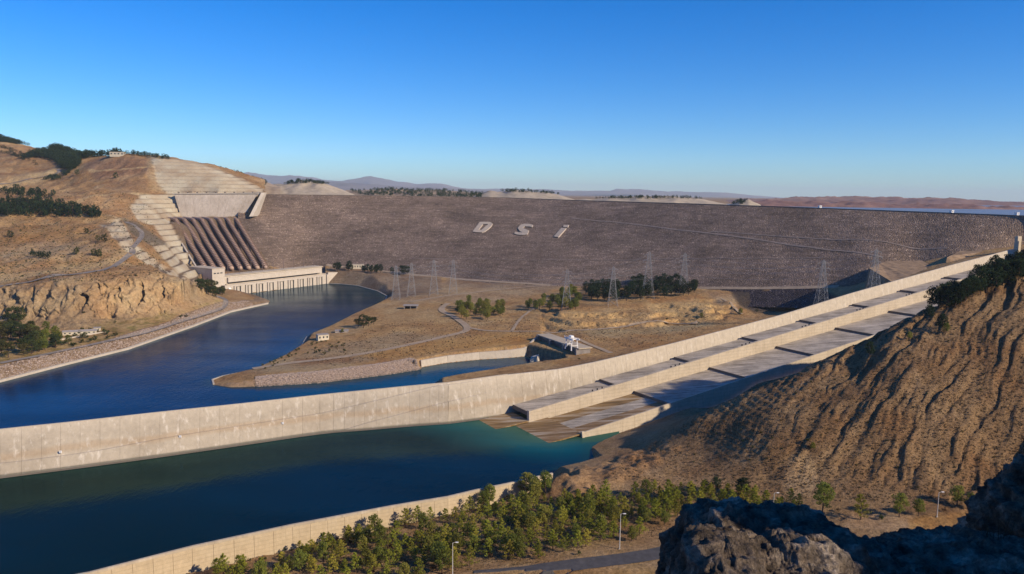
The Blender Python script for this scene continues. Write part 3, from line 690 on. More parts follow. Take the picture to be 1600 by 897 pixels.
dn, i_n = poly_dist(X, Y, pool_poly); ins = in_poly(X, Y, pool_poly); s_p = np.where(ins, -dn, dn)
steepe = i_n >= len(pool_poly)-len(nw_top)
bankz = np.where(s_p > 0, W+0.5+1.1*s_p, W+0.6*s_p)
Z = np.where(~steepe & (s_p < 30), np.minimum(Z, bankz), Z)
nwx = np.array([p.x for p in nw_top]); nwy = np.array([p.y for p in nw_top])
keep = ~((X < nwx[-1]) & (Y > np.interp(X, nwx, nwy)-0.6)) & ~((t_ > 10) & (b_ < 77.5)) & ~((t_ <= 10) & (b_ < 77.5) & (Y > 520)) & ~((X < nwx[-1]) & (X < nwx[0]) & (Y > nwy[0]))
Z = np.where(Z < W-4, W-4, Z)
c = np.zeros(X.shape+(3,)); c[:] = (0.225, 0.155, 0.10)
n1 = fbm(X/40, Y/40, 4, 261); n2 = fbm(X/7, Y/10, 4, 262)
c = blend(c, sstep(0.0, 0.4, n1)*.6, (0.175, 0.12, 0.08)); c = blend(c, sstep(0.05, 0.5, n2)*.6, (0.30, 0.215, 0.145))
ledge = sstep(0.35, 0.45, fr)*(1-sstep(0.6, 0.8, fr))
c = blend(c, tz*ledge*.45*sstep(-.2, .2, fbm(X/25, Y/25, 2, 263)), (0.40, 0.30, 0.20))
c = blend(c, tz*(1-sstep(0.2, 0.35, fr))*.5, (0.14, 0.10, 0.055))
bare = hz*gk*sstep(0.0, 0.3, fbm(w_/9, (X+Y)/70, 3, 264))*sstep(-.3, .3, -g)
c = blend(c, bare*.75, (0.42, 0.33, 0.25))
flat = (1-sstep(10, 20, Z))*sstep(240, 300, Y)
c = blend(c, flat*.7, (0.33, 0.245, 0.165)); c = blend(c, flat*sstep(0.0, 0.3, fbm(X/9, Y/9, 3, 265))*.6, (0.25, 0.18, 0.10))
c = blend(c, pxmask(Up, Vp, [(1230, 710), (1262, 700), (1280, 740), (1270, 775), (1225, 770)], 8)*.6, (0.44, 0.33, 0.22))
c = blend(c, pxmask(Up, Vp, [(1330, 800), (1430, 806), (1425, 830), (1320, 825)], 4)*.8, (0.36, 0.27, 0.20))
c = blend(c, pxmask(Up, Vp, [(1420, 810), (1530, 795), (1560, 850), (1480, 860), (1420, 830)], 5)*.8, (0.40, 0.26, 0.12))
c = blend(c, lump*.6, (0.30, 0.195, 0.12))
V = np.stack([X, Y, Z], -1).reshape(-1, 3); Fq = grid_faces(*X.shape, keep)
V, Fq, cc = compact(V, Fq, c.reshape(-1, 3))
near_hill = mobj('terrain_near', V, Fq, M['brushy_earth'], origin=(200, 400, 0), cols=cc); set_props(near_hill, kind='structure')
near_hill.name = 'slope'

# ------------------------------------------------------------------ the dam
CREST = [None, (350, 303, 1815), (410, 303.5, 1830), (740, 309, 1960), (890, 313, 1850), (1190, 322.5, 1450), (1590, 337.5, 1130), (1750, 344, 1040)]
crest = [Pd(*q) for q in CREST[1:]]
crest[0].z = crest[1].z = crest[2].z = 164.5
toe = [Pz(*q) for q in TOE]
def curve_at(pts, us, sub=12):
    sp = smooth_line(pts, sub); a = np.array([(p.x, p.y, p.z) for p in sp]); ua = 800+1200*a[:, 0]/a[:, 1]
    return np.stack([np.interp(us, ua, a[:, k]) for k in range(3)], 1)
us = np.arange(372, 1745, 2.4)
Cc = curve_at(crest, us); Tt = curve_at(toe, us)
NR = 110
tt = np.linspace(0, 1.0, NR+1)[:, None, None]
G = Cc[None]*(1-tt)+Tt[None]*tt
G = np.concatenate([G, (Tt+(Tt-Cc)/np.linalg.norm(Tt-Cc, axis=1, keepdims=True)*60)[None]], 0)
X, Y, Z = G[..., 0], G[..., 1], G[..., 2].copy()
q = np.sin(tt[..., 0]*np.pi)
Z[:NR+1] += (fbm(X[:NR+1]/9, Y[:NR+1]/9, 4, 301)*0.8+fbm(X[:NR+1]/60, Y[:NR+1]/60, 2, 302)*1.2)*np.minimum(q*6, 1)
dam = empty('rockfill_dam', (50, 1500, 0), 'vast brown rockfill dam embankment spanning the valley behind the pylons', 'dam')
V = np.stack([X, Y, Z], -1).reshape(-1, 3); Fq = grid_faces(*X.shape)
fr_ = np.arange(len(Fq))//(len(us)-1); fu_ = us[np.arange(len(Fq)) % (len(us)-1)]
dface = mobj('downstream_face', V, Fq, [M['dam_rockfill'], M['dark_rockfill']], dam, midx=((fr_ >= NR) & (fu_ > 1128)).astype(np.int32))
bvh_dam = BVHTree.FromPolygons([tuple(v) for v in V], [tuple(int(i) for i in f[::-1]) for f in Fq])
# crest road with parapet, and the upstream face going down to the reservoir
cu = curve_at(crest, np.arange(396, 1745, 12.0))
crv = [Vector(p) for p in cu]
def offset_line(pts, d):
    out = []
    for i, p in enumerate(pts):
        a = pts[max(i-1, 0)]; b = pts[min(i+1, len(pts)-1)]; t = (b-a); t.z = 0; t.normalize()
        out.append(p+Vector((-t.y, t.x, 0))*d)
    return out
back = offset_line(crv, 14); up = offset_line(crv, 120)
def strip_mb(A, B, za=0.0, zb=0.0):
    m = MB(); n_ = len(A)
    return m.add([p+Vector((0, 0, za)) for p in A]+[p+Vector((0, 0, zb)) for p in B], [(i, i+1, n_+i+1, n_+i) for i in range(n_-1)])
strip_mb(crv, back).build('crest_road', M['far_asphalt'], dam)
strip_mb(back, [Vector((p.x, p.y, 120)) for p in up]).build('upstream_face', M['dam_rockfill'], dam)
m = MB()
for a, b in zip(crv, crv[1:]):
    m.bar(a+Vector((0, 0, .6)), b+Vector((0, 0, .6)), 1.1)
m.build('parapet', M['dark_concrete'], dam)

# one sheet of ground out to the horizon, low in the valley, higher beyond the dam
rr = np.concatenate([np.arange(0, 3000, 150), 3000*1.12**np.arange(0, 25)]); th = np.linspace(0, 2*np.pi, 121)[:-1]
Rg, Tg = np.meshgrid(rr, th, indexing='ij'); X = Rg*np.sin(Tg); Y = Rg*np.cos(Tg)
cx_ = np.array([p.x for p in crv]); cy_ = np.array([p.y for p in crv])
behind = Y-np.interp(X, cx_, cy_)
Z = -25 + 150*sstep(60, 320, behind)+20*sstep(400, 4000, behind) + sstep(2500, 6000, Rg)*fbm(X/2600, Y/2600, 3, 401)*14
Z = np.where((behind < 0) & (Rg > 3200), -25+np.clip((Rg-3200)/20, 0, 160), Z)
lakeu = 800+1200*X/np.maximum(Y, 1)
Z = np.where((behind > 0) & (lakeu > 1150) & (Rg < 7000), np.minimum(Z, 118), Z)
nr_, nc_ = X.shape; idx = np.arange(nr_*nc_).reshape(nr_, nc_); F_ = []
for j in range(nc_):
    k = (j+1) % nc_
    F_.append(np.stack([idx[:-1, j], idx[1:, j], idx[1:, k], idx[:-1, k]], -1))
F_ = np.concatenate(F_)[:, ::-1]
c = np.zeros(X.shape+(3,)); c[:] = (0.27, 0.20, 0.145)
ground = mobj('ground', np.stack([X, Y, Z], -1).reshape(-1, 3), F_, M['dry_earth'], origin=(0, 0, 0), cols=c.reshape(-1, 3)); set_props(ground, kind='structure')

# ------------------------------------------------------------------ water
def water_mesh(name, poly, z, mat, colfn, du=9.0):
    """sheet inside a polygon on a fan grid seen from the valley, cut to the polygon's bounds"""
    ys = [p[1] for p in poly]; uu_ = [800+1200*p[0]/max(p[1], 50) for p in poly]
    Dg_ = np.arange(min(ys)-20, max(ys)+25, 8.0); X_, Y_, U_ = grid_uv(min(uu_)-40, max(uu_)+40, du, Dg_)
    d_, _ = poly_dist(X_, Y_, poly); s_ = np.where(in_poly(X_, Y_, poly), d_, -d_)
    V_ = np.stack([X_, Y_, np.full(X_.shape, z)], -1).reshape(-1, 3); F__ = grid_faces(*X_.shape, s_ > -14)
    V_, F__, c_ = compact(V_, F__, colfn(X_, Y_, s_).reshape(-1, 3))
    o = mobj(name, V_, F__, mat, origin=(0, 0, z), cols=c_); return set_props(o, kind='structure')
def river_col(X_, Y_, s_):
    c_ = np.zeros(X_.shape+(3,)); c_[:] = (0.0005, 0.019, 0.060)
    c_ = blend(c_, sstep(1100, 1350, Y_), (0.008, 0.028, 0.045))
    U_ = 800+1200*X_/Y_
    c_ = blend(c_, sstep(330, 520, U_)*(1-sstep(760, 860, Y_))*.9, (0.0006, 0.045, 0.085))
    return blend(c_, (1-sstep(0, 14, s_))*.6, (0.02, 0.05, 0.05))
def pool_col(X_, Y_, s_):
    c_ = np.zeros(X_.shape+(3,)); c_[:] = (0.0003, 0.0095, 0.0125)
    U_ = 800+1200*X_/Y_
    t1 = (X_-SO.x)*SA.x+(Y_-SO.y)*SA.y; b1 = (X_-SO.x)*SB.x+(Y_-SO.y)*SB.y
    dist = np.hypot(np.minimum(t1+10, 0), np.clip(np.abs(b1-35)-40, 0, 999))
    c_ = blend(c_, (1-sstep(180, 620, 800-U_))*.8, (0.0004, 0.014, 0.034))
    c_ = blend(c_, (1-sstep(35, 95, dist+b1*.35))*.85, (0.004, 0.085, 0.10))
    c_ = blend(c_, (1-sstep(10, 48, dist+b1*.30))*.8, (0.05, 0.10, 0.055))
    return blend(c_, (1-sstep(0, 12, s_))*.35, (0.02, 0.06, 0.035))
river = water_mesh('river', river_poly, W, M['river_water'], river_col)
pool = water_mesh('stilling_pool_water', pool_poly, W-0.02, M['pool_water'], pool_col)
pool.name = 'water'
lk = MB(); kk = [p for p in offset_line(crv, 40) if p.x > 380][::1]
lk.add([(p.x, p.y, 149) for p in kk]+[(9000, 300, 149), (14000, 9000, 149), (1500, 3600, 149), (480, 2500, 149)], [tuple(range(len(kk)+4))])
lake = lk.build('reservoir_water', M['lake_water'], origin=(0, 0, 149)); set_props(lake, kind='structure')
# ------------------------------------------------------------------ ground picking
def bvh_of(o):
    me = o.data; n_ = len(me.vertices); co = np.empty(n_*3, np.float32); me.vertices.foreach_get('co', co)
    co = co.reshape(-1, 3)+np.array(o.location); fv = np.empty(len(me.loops), np.int32); me.loops.foreach_get('vertex_index', fv)
    return BVHTree.FromPolygons(co.tolist(), fv.reshape(-1, 4).tolist())
B_left, B_mid, B_near = bvh_of(left_bank), bvh_of(island), bvh_of(near_hill)
ALLB = [B_left, B_mid, B_near, bvh_dam]
O_ = Vector((0, 0, H))
def pick(u, v, trees=None):
    d = ray(u, v).normalized(); best = None
    for b in (trees or ALLB):
        h = b.ray_cast(O_, d)
        if h[0] is not None and (best is None or h[3] < best[1]): best = (h[0], h[3])
    return best[0] if best else None
def ground_z(x, y, trees=None, default=None):
    best = None
    for b in (trees or ALLB):
        h = b.ray_cast(Vector((x, y, 900)), Vector((0, 0, -1)))
        if h[0] is not None and (best is None or h[0].z > best): best = h[0].z
    return best if best is not None else default

# ------------------------------------------------------------------ guide wall between river and pool
def lerp_pts(A, B_, k): return [a.lerp(b, k) for a, b in zip(A, B_)]
gtop = smooth_line(gw_top, 4); gbot = smooth_line(gw_bot, 4)
t0w = S(0, 0, 0)
gtop.append(Vector((S(0, -10.0, 0).x, S(0, -10.0, 0).y, 26.0))); gbot.append(S(0, 0, W))
CR1 = [(-160, 735), (0, 722), (125, 706), (250, 683), (375, 664), (500, 645), (600, 622), (690, 600), (800, 590)]
CR2 = [(-160, 772), (400, 694), (520, 676), (560, 663), (700, 627), (800, 606), (880, 586)]
guide = empty('guide_wall', tuple(gbot[len(gbot)//2]), 'long pale concrete dividing wall between the blue river and the dark stilling pool', 'wall')
def resamp_pair(A, B_, step):
    out = [(A[0].copy(), B_[0].copy())]; acc = 0
    for i in range(len(A)-1):
        L_ = (B_[i+1]-B_[i]).length; n_ = max(1, int(round(L_/step)))
        for k in range(1, n_+1): out.append((A[i].lerp(A[i+1], k/n_), B_[i].lerp(B_[i+1], k/n_)))
    return out
prs = resamp_pair(gtop, gbot, 12.0)
def gw_section(tp, bt):
    """front line of the wall, top to bottom, with the two warped creases"""
    ut = 800+1200*bt.x/bt.y; out = []
    for cr in (CR1, CR2):
        vv = np.interp(ut, [a for a, b in cr], [b for a, b in cr]); 
        vt = uv_of(tp.x, tp.y, tp.z)[1]; vb = uv_of(bt.x, bt.y, bt.z)[1]
        out.append(float(np.clip((vv-vt)/(vb-vt), 0.0, 1.0)))
    a, b = sorted(out); rows = []
    ks = sorted(set([0, 0.25, 0.5, 0.75, 1.0, round(min(max(a, .02), .98), 3), round(min(max(b, .02), .98), 3)]))
    return a, b
def bulge(k, a, b):
    r = 0
    for c_, amp in ((a, 2.2), (b, 1.6)):
        r += amp*max(0.0, 1-abs(k-c_)/0.22)*(0.05 < c_ < 0.97)
    return r
def gw_rows(a, b):
    a = min(max(a, .03), .90); b = min(max(b, a+.04), .95); ks = []; off = []
    for lo, hi, o_ in ((0, a, 0.0), (a+.012, b, 1.1), (b+.012, 1.0, 2.1)):
        for q in range(4): ks.append(lo+(hi-lo)*q/3); off.append(o_)
    return ks, off
for i in range(len(prs)-1):
    m = MB(); V = []; seg = [prs[i], prs[i+1]]
    d_ = (prs[i+1][1]-prs[i][1]); d_.z = 0; d_.normalize(); nrm = Vector((d_.y, -d_.x, 0)); g_ = d_*0.045
    for si, (tp, bt) in enumerate(seg):
        tp = tp+(g_ if si == 0 else -g_); bt = bt+(g_ if si == 0 else -g_)
        ks, off = gw_rows(*gw_section(tp, bt)); fade = sstep(0, 60, (S(0, 0, 0)-bt).length)
        for k, o_ in zip(ks, off): V.append(tp.lerp(bt-nrm*2.1*float(fade), k)+nrm*o_*float(fade))
        V.append(bt+Vector((0, 0, -4))); V.append(tp-nrm*2.0+Vector((0, 0, -30))-nrm*10); V.append(tp-nrm*1.6)
    n1_ = 15
    Fc = [(k, k+1, n1_+k+1, n1_+k) for k in range(n1_-1)]+[(n1_-1, 0, n1_, 2*n1_-1)]
    Fc += [tuple(range(n1_))[::-1], tuple(range(n1_, 2*n1_))]
    m.add(V, Fc).build('wall_panel', M['guide_concrete'], guide)
m = MB()
for a, b in zip(prs, prs[1:]):
    m.bar(a[0]+Vector((0, 0.8, 0.1)), b[0]+Vector((0, 0.8, .1)), 0.9)
m.build('coping', M['pale_concrete'], guide)
m = MB()
for a, b in zip(prs, prs[1:]):
    m.bar(a[1]+Vector((0.2, -0.5, 0.3)), b[1]+Vector((0.2, -0.5, .3)), 0.8)
m.build('waterline_ledge', M['dark_concrete'], guide)
m = MB()
for u, v in ((83, 706), (268, 682), (434, 661)):
    d = ray(u, v); 
    j = min(range(len(prs)), key=lambda q: abs(800+1200*prs[q][1].x/prs[q][1].y-u)); tp, bt = prs[j]
    f = (v-uv_of(tp.x, tp.y, tp.z)[1])/(uv_of(bt.x, bt.y, bt.z)[1]-uv_of(tp.x, tp.y, tp.z)[1]); p = tp.lerp(bt, f)+Vector((0.3, -0.55, 0))
    mk = MB().box(p, (1.6, .5, 1.5)); mk.build('white_marker', M['white_paint'], guide)

# ------------------------------------------------------------------ near wall of the pool
nearw = empty('pool_wall', tuple(nw_top[4]+Vector((0, 0, -20))), 'warm beige concrete retaining wall along the plantation with rust streaks', 'wall')
line = resample([p for p in nw_top], 8.5)
for i, (a, b) in enumerate(zip(line, line[1:])):
    d_ = (b-a).normalized(); nr = Vector((d_.y, -d_.x, 0)); a2 = a+d_*0.06; b2 = b-d_*0.06
    lo = -22
    P_ = [a2+nr*0.4+Vector((0, 0, lo)), b2+nr*0.4+Vector((0, 0, lo)), b2-nr*2.8+Vector((0, 0, lo)), a2-nr*2.8+Vector((0, 0, lo)),
          a2+Vector((0, 0, 0)), b2, b2-nr*1.0, a2-nr*1.0]
    MB().hexa(P_).build('wall_panel', M['near_wall_concrete'], nearw)
m = MB()
for a, b in zip(line, line[1:]):
    d_ = (b-a).normalized(); nr = Vector((d_.y, -d_.x, 0)); m.bar(a-nr*.5+Vector((0, 0, 0.12)), b-nr*.5+Vector((0, 0, .12)), 1.2)
m.build('coping', M['wall_concrete'], nearw)

# ------------------------------------------------------------------ spillway chute
spill = empty('spillway', tuple(S(0, 30, W)), 'wide twin concrete spillway chute descending from the right into the pool', 'spillway')
TL = [0, 88, 174, 262, 346, 431, 516, 602, 690, 776]
RTL = [17+88*k for k in range(9)]
LB0, LB1 = 0.0, 23.2        # left channel
DB0, DB1 = 23.2, 26.6       # dividing wall
RB0, RB1 = 26.6, 73.5       # right channel
DZR = -8.9
def slab(t0, t1, b0, b1, z0, z1, name, mat, th=1.0):
    P_ = [S(t0, b0, z0-th), S(t0, b1, z0-th), S(t1, b1, z1-th), S(t1, b0, z1-th), S(t0, b0, z0), S(t0, b1, z0), S(t1, b1, z1), S(t1, b0, z1)]
    return MB().hexa(P_).build(name, mat, spill)
STEP = 1.7
def bays(ts, b0, b1, dz, ncol):
    for t0, t1 in zip(ts, ts[1:]):
        for j in range(ncol):
            c0 = b0+(b1-b0)*j/ncol+.05; c1 = b0+(b1-b0)*(j+1)/ncol-.05
            for h in range(2):
                ta = t0+(t1-t0)*h/2+.06; tb = t0+(t1-t0)*(h+1)/2-.06
                f = lambda t: chute_z(t0)+dz+(t-t0)/(t1-t0)*(chute_z(t1)-chute_z(t0)-STEP)
                slab(ta, tb, c0, c1, f(ta), f(tb), 'chute_slab', M['wet_chute'] if (dz < 0 and t0 < 20 and j != 1) else M['chute_floor'])
        # step face at the lower end of the bay; its side away from the sun is coloured dark
        z = chute_z(t0)+dz
        P_ = [S(t0-.9, b0+.1, z-STEP-1.2), S(t0-.9, b1-.1, z-STEP-1.2), S(t0-.02, b1-.1, z-STEP-1.2), S(t0-.02, b0+.1, z-STEP-1.2),
              S(t0-.9, b0+.1, z+.25), S(t0-.9, b1-.1, z+.25), S(t0-.02, b1-.1, z+.25), S(t0-.02, b0+.1, z+.25)]
        MB().hexa(P_).build('aerator_step', M['dark_concrete'], spill)
bays(TL, LB0, LB1, 0.0, 2); bays(RTL, RB0, RB1, DZR, 3)
slab(-50, -0.9, LB0-2, DB1-0.1, W-1.4, chute_z(0)-STEP-4.5, 'apron', M['wet_chute'])
slab(-34, 16.1, DB1, RB1, W-1.8, W+2.6, 'apron', M['wet_chute'])
def wall_run(ts, bfun, zt, zb, name, mat0, parent=spill):
    for t0, t1 in zip(ts, ts[1:]):
        mat = M['guide_concrete'] if (name == 'side_wall_panel' and zt(0) > 20) else mat0
        a, b = t0+.06, t1-.06
        bi0, bo0, bt0, bu0 = bfun(a); bi1, bo1, bt1, bu1 = bfun(b)
        P_ = [S(a, bi0, zb(a)), S(a, bo0, zb(a)), S(b, bo1, zb(b)), S(b, bi1, zb(b)), S(a, bt0, zt(a)), S(a, bu0, zt(a)), S(b, bu1, zt(b)), S(b, bt1, zt(b))]
        MB().hexa(P_).build(name, mat, parent)
tsw = list(np.arange(0, 777, 12.0))
# left wall: battered inner face
wall_run(tsw, lambda t: (-0.05, -9.5, -float(np.interp(t, [0, 90, 800], [10.0, 5.5, 3.6])), -float(np.interp(t, [0, 90, 800], [11.5, 7.0, 5.1]))), lw_top, lambda t: chute_z(t)-14, 'side_wall_panel', M['concrete'])
wall_run(tsw[:-1], lambda t: (DB1, DB0, DB1-.6, DB0+.2), lambda t: chute_z(t)+1.3, lambda t: chute_z(t)+DZR-6, 'divider_panel', M['concrete'])
P_ = [S(-1.2, DB1+.1, W-3), S(-1.2, DB0-.1, W-3), S(-.05, DB0-.1, W-3), S(-.05, DB1+.1, W-3), S(-1.2, DB1-.5, 4.6), S(-1.2, DB0+.1, 4.6), S(-.05, DB0+.1, 4.6), S(-.05, DB1-.5, 4.6)]
MB().hexa(P_).build('divider_nose', M['pale_concrete'], spill)
tsr = list(np.arange(17, 760, 12.0))
wall_run(tsr, lambda t: (RB1, RB1+3.6, RB1+.2, RB1+1.6), lambda t: chute_z(t)+DZR+2.0, lambda t: chute_z(t)-26, 'side_wall_panel', M['concrete'])
for a, b in ((0, 1),):
    P_ = [S(15, RB1, W-4), S(15, RB1+3.6, W-4), S(17, RB1+3.6, W-4), S(17, RB1, W-4), S(15, RB1+.2, -1.0), S(15, RB1+1.6, -1.0), S(17, RB1+1.6, -1), S(17, RB1+.2, -1)]
    MB().hexa(P_).build('wall_nose', M['concrete'], spill)
# dark patches on the divider: small vent pipes in threes
m = MB()
for t in TL[1:8]:
    for k in (-26, -21, -16):
        m.box(S(t+k, DB0+1.0, chute_z(t+k)+1.9), (1.0, 1.0, 1.4))
m.build('vent_caps', M['dark_void'], spill)['kind'] = 'stuff'
# gate house of the spillway at the top of the chute
m = MB()
for b in (-6, 8, 22, 36, 50, 64):
    m.box(S(770, b+3, 112), (9, 4, 34), (SA, SB, Vector((0, 0, 1))))
m.build('gate_pier', M['concrete'], spill)

# ------------------------------------------------------------------ canal wall and outlet works
def wall_along(name, pts_bot, ztop, thick, mat, label, cat, zbot=W-4, seg=9.0, batter=1.2, side=1):
    P0 = resample([Vector((p.x, p.y, 0)) for p in pts_bot], seg)
    w = empty(name, (P0[0].x, P0[0].y, W), label, cat)
    Ls = [0]
    for a, b in zip(P0, P0[1:]): Ls.append(Ls[-1]+(b-a).length)
    for i, (a, b) in enumerate(zip(P0, P0[1:])):
        d_ = (b-a).normalized(); nr = Vector((-d_.y, d_.x, 0))*side; a2 = a+d_*.05; b2 = b-d_*.05
        za, zb_ = (ztop(Ls[i]/Ls[-1]), ztop(Ls[i+1]/Ls[-1])) if callable(ztop) else (ztop, ztop)
        Q = [a2+Vector((0, 0, zbot)), b2+Vector((0, 0, zbot)), b2+nr*(thick+2)+Vector((0, 0, zbot)), a2+nr*(thick+2)+Vector((0, 0, zbot)),
             a2+nr*batter+Vector((0, 0, za)), b2+nr*batter+Vector((0, 0, zb_)), b2+nr*(thick+batter)+Vector((0, 0, zb_)), a2+nr*(thick+batter)+Vector((0, 0, za))]
        MB().hexa(Q).build('wall_panel', mat, w)
    return w
wall_along('canal_wall', canal[:5]+[Pz(824, 556, W)], lambda f: float(np.interp(f, [0, .8, 1], [1.5, 2.8, 4.5])), 2.2, M['pale_concrete'], 'low pale concrete wall curving along the side channel inlet', 'wall', side=1)
g0, g1 = Pz(841, 562, W), Pz(906, 575, W)
G0 = Vector((Pz(841, 527, 11).x, Pz(841, 527, 11).y, W)); G1 = Vector((Pz(905, 549, 11).x, Pz(905, 549, 11).y, W))
wall_along('wing_wall', [Pz(824, 556, W), G0], lambda f: 4.5+6.5*f, 2.2, M['pale_concrete'], 'sloping pale wing wall rising to the outlet gate structure', 'wall', side=1, seg=6)
gx_ = (G1-G0).normalized(); gn = Vector((gx_.y, -gx_.x, 0))*1.0
if gn.x > 0: gn = -gn
LG = (G1-G0).length
outlet = empty('outlet_gatehouse', tuple((G0+G1)/2), 'dark shaded concrete outlet gate structure at the end of the side channel', 'outlet gates')
zz_ = Vector((0, 0, 1)); ax3 = (gx_, gn, zz_)
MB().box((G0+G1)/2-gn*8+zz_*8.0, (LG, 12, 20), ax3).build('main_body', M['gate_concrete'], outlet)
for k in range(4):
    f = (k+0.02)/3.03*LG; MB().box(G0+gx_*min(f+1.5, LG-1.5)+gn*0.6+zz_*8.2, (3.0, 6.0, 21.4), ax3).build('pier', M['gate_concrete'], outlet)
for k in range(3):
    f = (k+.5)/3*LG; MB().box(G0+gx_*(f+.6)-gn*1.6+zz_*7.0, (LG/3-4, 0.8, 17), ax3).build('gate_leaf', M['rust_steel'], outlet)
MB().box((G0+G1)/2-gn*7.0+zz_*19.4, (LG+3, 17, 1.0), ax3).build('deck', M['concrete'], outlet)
for u, v, sx, lab in ((835, 561, 9, 'larger pale broken concrete block lying in the channel by the outlet gates'), (865, 569, 7, 'smaller pale concrete block with brush around it below the outlet gates')):
    p = Pz(u, v+4, W); m = MB()
    m.add([p+Vector(q)*sx/9 for q in ((-5, -3, -2), (5, -4, -2), (6, 4, -2), (-4, 4, -2), (-4.5, -2.5, 3.5), (2.5, -3, 6.5), (5, 3, 7.5), (-3, 3, 5.5))], [(3, 2, 1, 0), (4, 5, 6, 7), (0, 1, 5, 4), (1, 2, 6, 5), (2, 3, 7, 6), (3, 0, 4, 7)])
    set_props(m.build('concrete_block', M['pale_concrete']), lab, 'concrete block')
# white gantry hoist
gp = Pz(893, 546, 12); hoist = empty('gantry_hoist', tuple(gp), 'white steel gantry hoist standing over the outlet gates', 'hoist', )
for i, j in ((-1, -1), (1, -1), (1, 1), (-1, 1)):
    MB().bar(gp+gx_*(6*i)+gn*(4*j), gp+gx_*(5*i)+gn*(3.4*j)+zz_*11, 1.1).build('leg', M['white_paint'], hoist)
m = MB(); [m.box(gp+zz_*11.8+gn*(3.6*j), (17, .9, 1.5), ax3) for j in (-1, 1)]; [m.box(gp+zz_*11.9+gx_*(5*i), (.9, 8, 1.1), ax3) for i in (-1, 0, 1)]; [m.bar(gp+gx_*(-9+3*i)+gn*3.6+zz_*12.5, gp+gx_*(-9+3*i)+gn*3.6+zz_*13.9, .25) for i in range(7)]; m.bar(gp-gx_*9+gn*3.6+zz_*14, gp+gx_*9+gn*3.6+zz_*14, .25); m.build('trolley_beam', M['white_paint'], hoist)
MB().box(gp+zz_*13.6-gx_*1, (5, 3.5, 2.4), ax3).build('machine_house', M['white_paint'], hoist)
m = MB()
for i in (-1, 1): m.bar(gp+gx_*(6*i)+gn*4+zz_*5, gp+gx_*(6*i)-gn*4+zz_*5, .5)
m.bar(gp+gx_*8+zz_*12, gp+gx_*15+zz_*13.5, .8); m.bar(gp-gx_*6+gn*4+zz_*1, gp-gx_*5+gn*3.4-gn*7+zz_*10, .4)
m.build('bracing', M['white_paint'], hoist)

# ------------------------------------------------------------------ powerhouse
px = (PH_B-PH_A); LP = px.length; px.normalize(); py = Vector((px.y, -px.x, 0)); py = py if py.y < 0 else -py   # py points to the river
ph = empty('powerhouse', tuple(PH_A), 'long pale concrete powerhouse at the foot of the penstocks with rows of draft tube slots', 'powerhouse')
axp = (px, py, zz_)
def PB(x, y, z, sx, sy, sz, name, mat, n_=1):
    """box given by its low corner in powerhouse coordinates"""
    c_ = PH_A+px*(x+sx/2)+py*(y+sy/2)+zz_*(z+sz/2-0); return MB().box(Vector((c_.x, c_.y, z+W+sz/2)), (sx, sy, sz), axp).build(name, mat, ph)
x_end = LP
PB(0, -30, -6, x_end, 30, 24, 'tailrace_block', M['powerhouse_concrete'])
PB(8, -34, 18, x_end-4, 28, 1.2, 'deck', M['concrete'])
PB(-2, -36, 19.2, x_end-2, 23, 13.5, 'machine_hall', M['pale_concrete'])
PB(-3, -37, 32.7, x_end+1, 25.5, 1.1, 'roof', M['concrete'])
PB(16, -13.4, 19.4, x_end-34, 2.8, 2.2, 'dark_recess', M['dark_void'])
PB(14, -13.4, 21.8, x_end-24, 4.4, 8.0, 'parapet_beam', M['powerhouse_concrete'])
for k in range(14):
    f = 20+k*(x_end-50)/13; PB(f, -13.2, 21.8-2.0, 9, 3.4, 1.2, 'hanging_beam', M['dark_void'])
# left block
PB(-17, -72, -4, 25, 62, 50.5, 'erection_bay', M['powerhouse_concrete'])
PB(-17.6, -72.6, 46.5, 26.2, 63.2, 1.2, 'erection_bay_roof', M['concrete'])
for k in range(3): PB(-14+k*6.5, -10.4, 38.5, 4.2, .9, 1.7, 'window', M['window_glass'])
PB(-30, -66, 16, 13, 40, 9, 'lower_annex', M['concrete'])
MB().box(PH_A+px*(8)+py*1+zz_*7, (5, 3, 14), axp).build('white_panel', M['white_paint'], ph)
for k in range(9):
    xx = 22+k*(x_end-34)/8.6
    for q in (0, 8.0):
        PB(xx+q, -.6, -4, 2.4, 1.0, 18.5, 'draft_tube_slot', M['dark_void'])
    PB(xx-4.6, 0.1, -4, 3.4, 2.4, 20, 'pier', M['powerhouse_concrete'])
    PB(xx-1.4, 0.05, 15, 13, 1.6, 1.4, 'lintel', M['powerhouse_concrete'])
PB(x_end-6, 0.1, -4, 4, 2.6, 22, 'pier', M['powerhouse_concrete'])
# far end wing wall sloping down
q0 = PH_B; m = MB()
V_ = [q0+py*0+zz_*-2, q0+px*26+py*6+zz_*-2, q0+px*26+py*0+zz_*20, q0-py*0+zz_*22]
m.add([Vector(v)+w for w in (py*0, -py*3) for v in V_], [(0, 1, 2, 3), (7, 6, 5, 4), (0, 4, 5, 1), (1, 5, 6, 2), (2, 6, 7, 3), (3, 7, 4, 0)])
m.build('wing_wall', M['powerhouse_concrete'], ph)
# line posts on the roof
for k in range(9):
    f = 30+k*(x_end-60)/7.2; b = PH_A+px*f-py*30; top = Vector((b.x, b.y, 33.8+W))
    g = 'line masts on the powerhouse roof'
    e_ = empty('line_mast', tuple(top), ['nearest', 'second', 'third', 'fourth', 'fifth', 'sixth', 'seventh', 'eighth', 'farthest'][k]+' of nine thin dark line masts on the powerhouse roof, counted from its near end', 'mast', g)
    m = MB(); m.bar(top, top+zz_*20, .9, .5); m.build('pole', M['rust_steel'], e_)
    m = MB(); m.bar(top+zz_*18.5-px*3, top+zz_*18.5+px*3, .4); m.bar(top+zz_*12-px*2, top+zz_*12+px*2, .35); m.build('cross_arm', M['rust_steel'], e_)

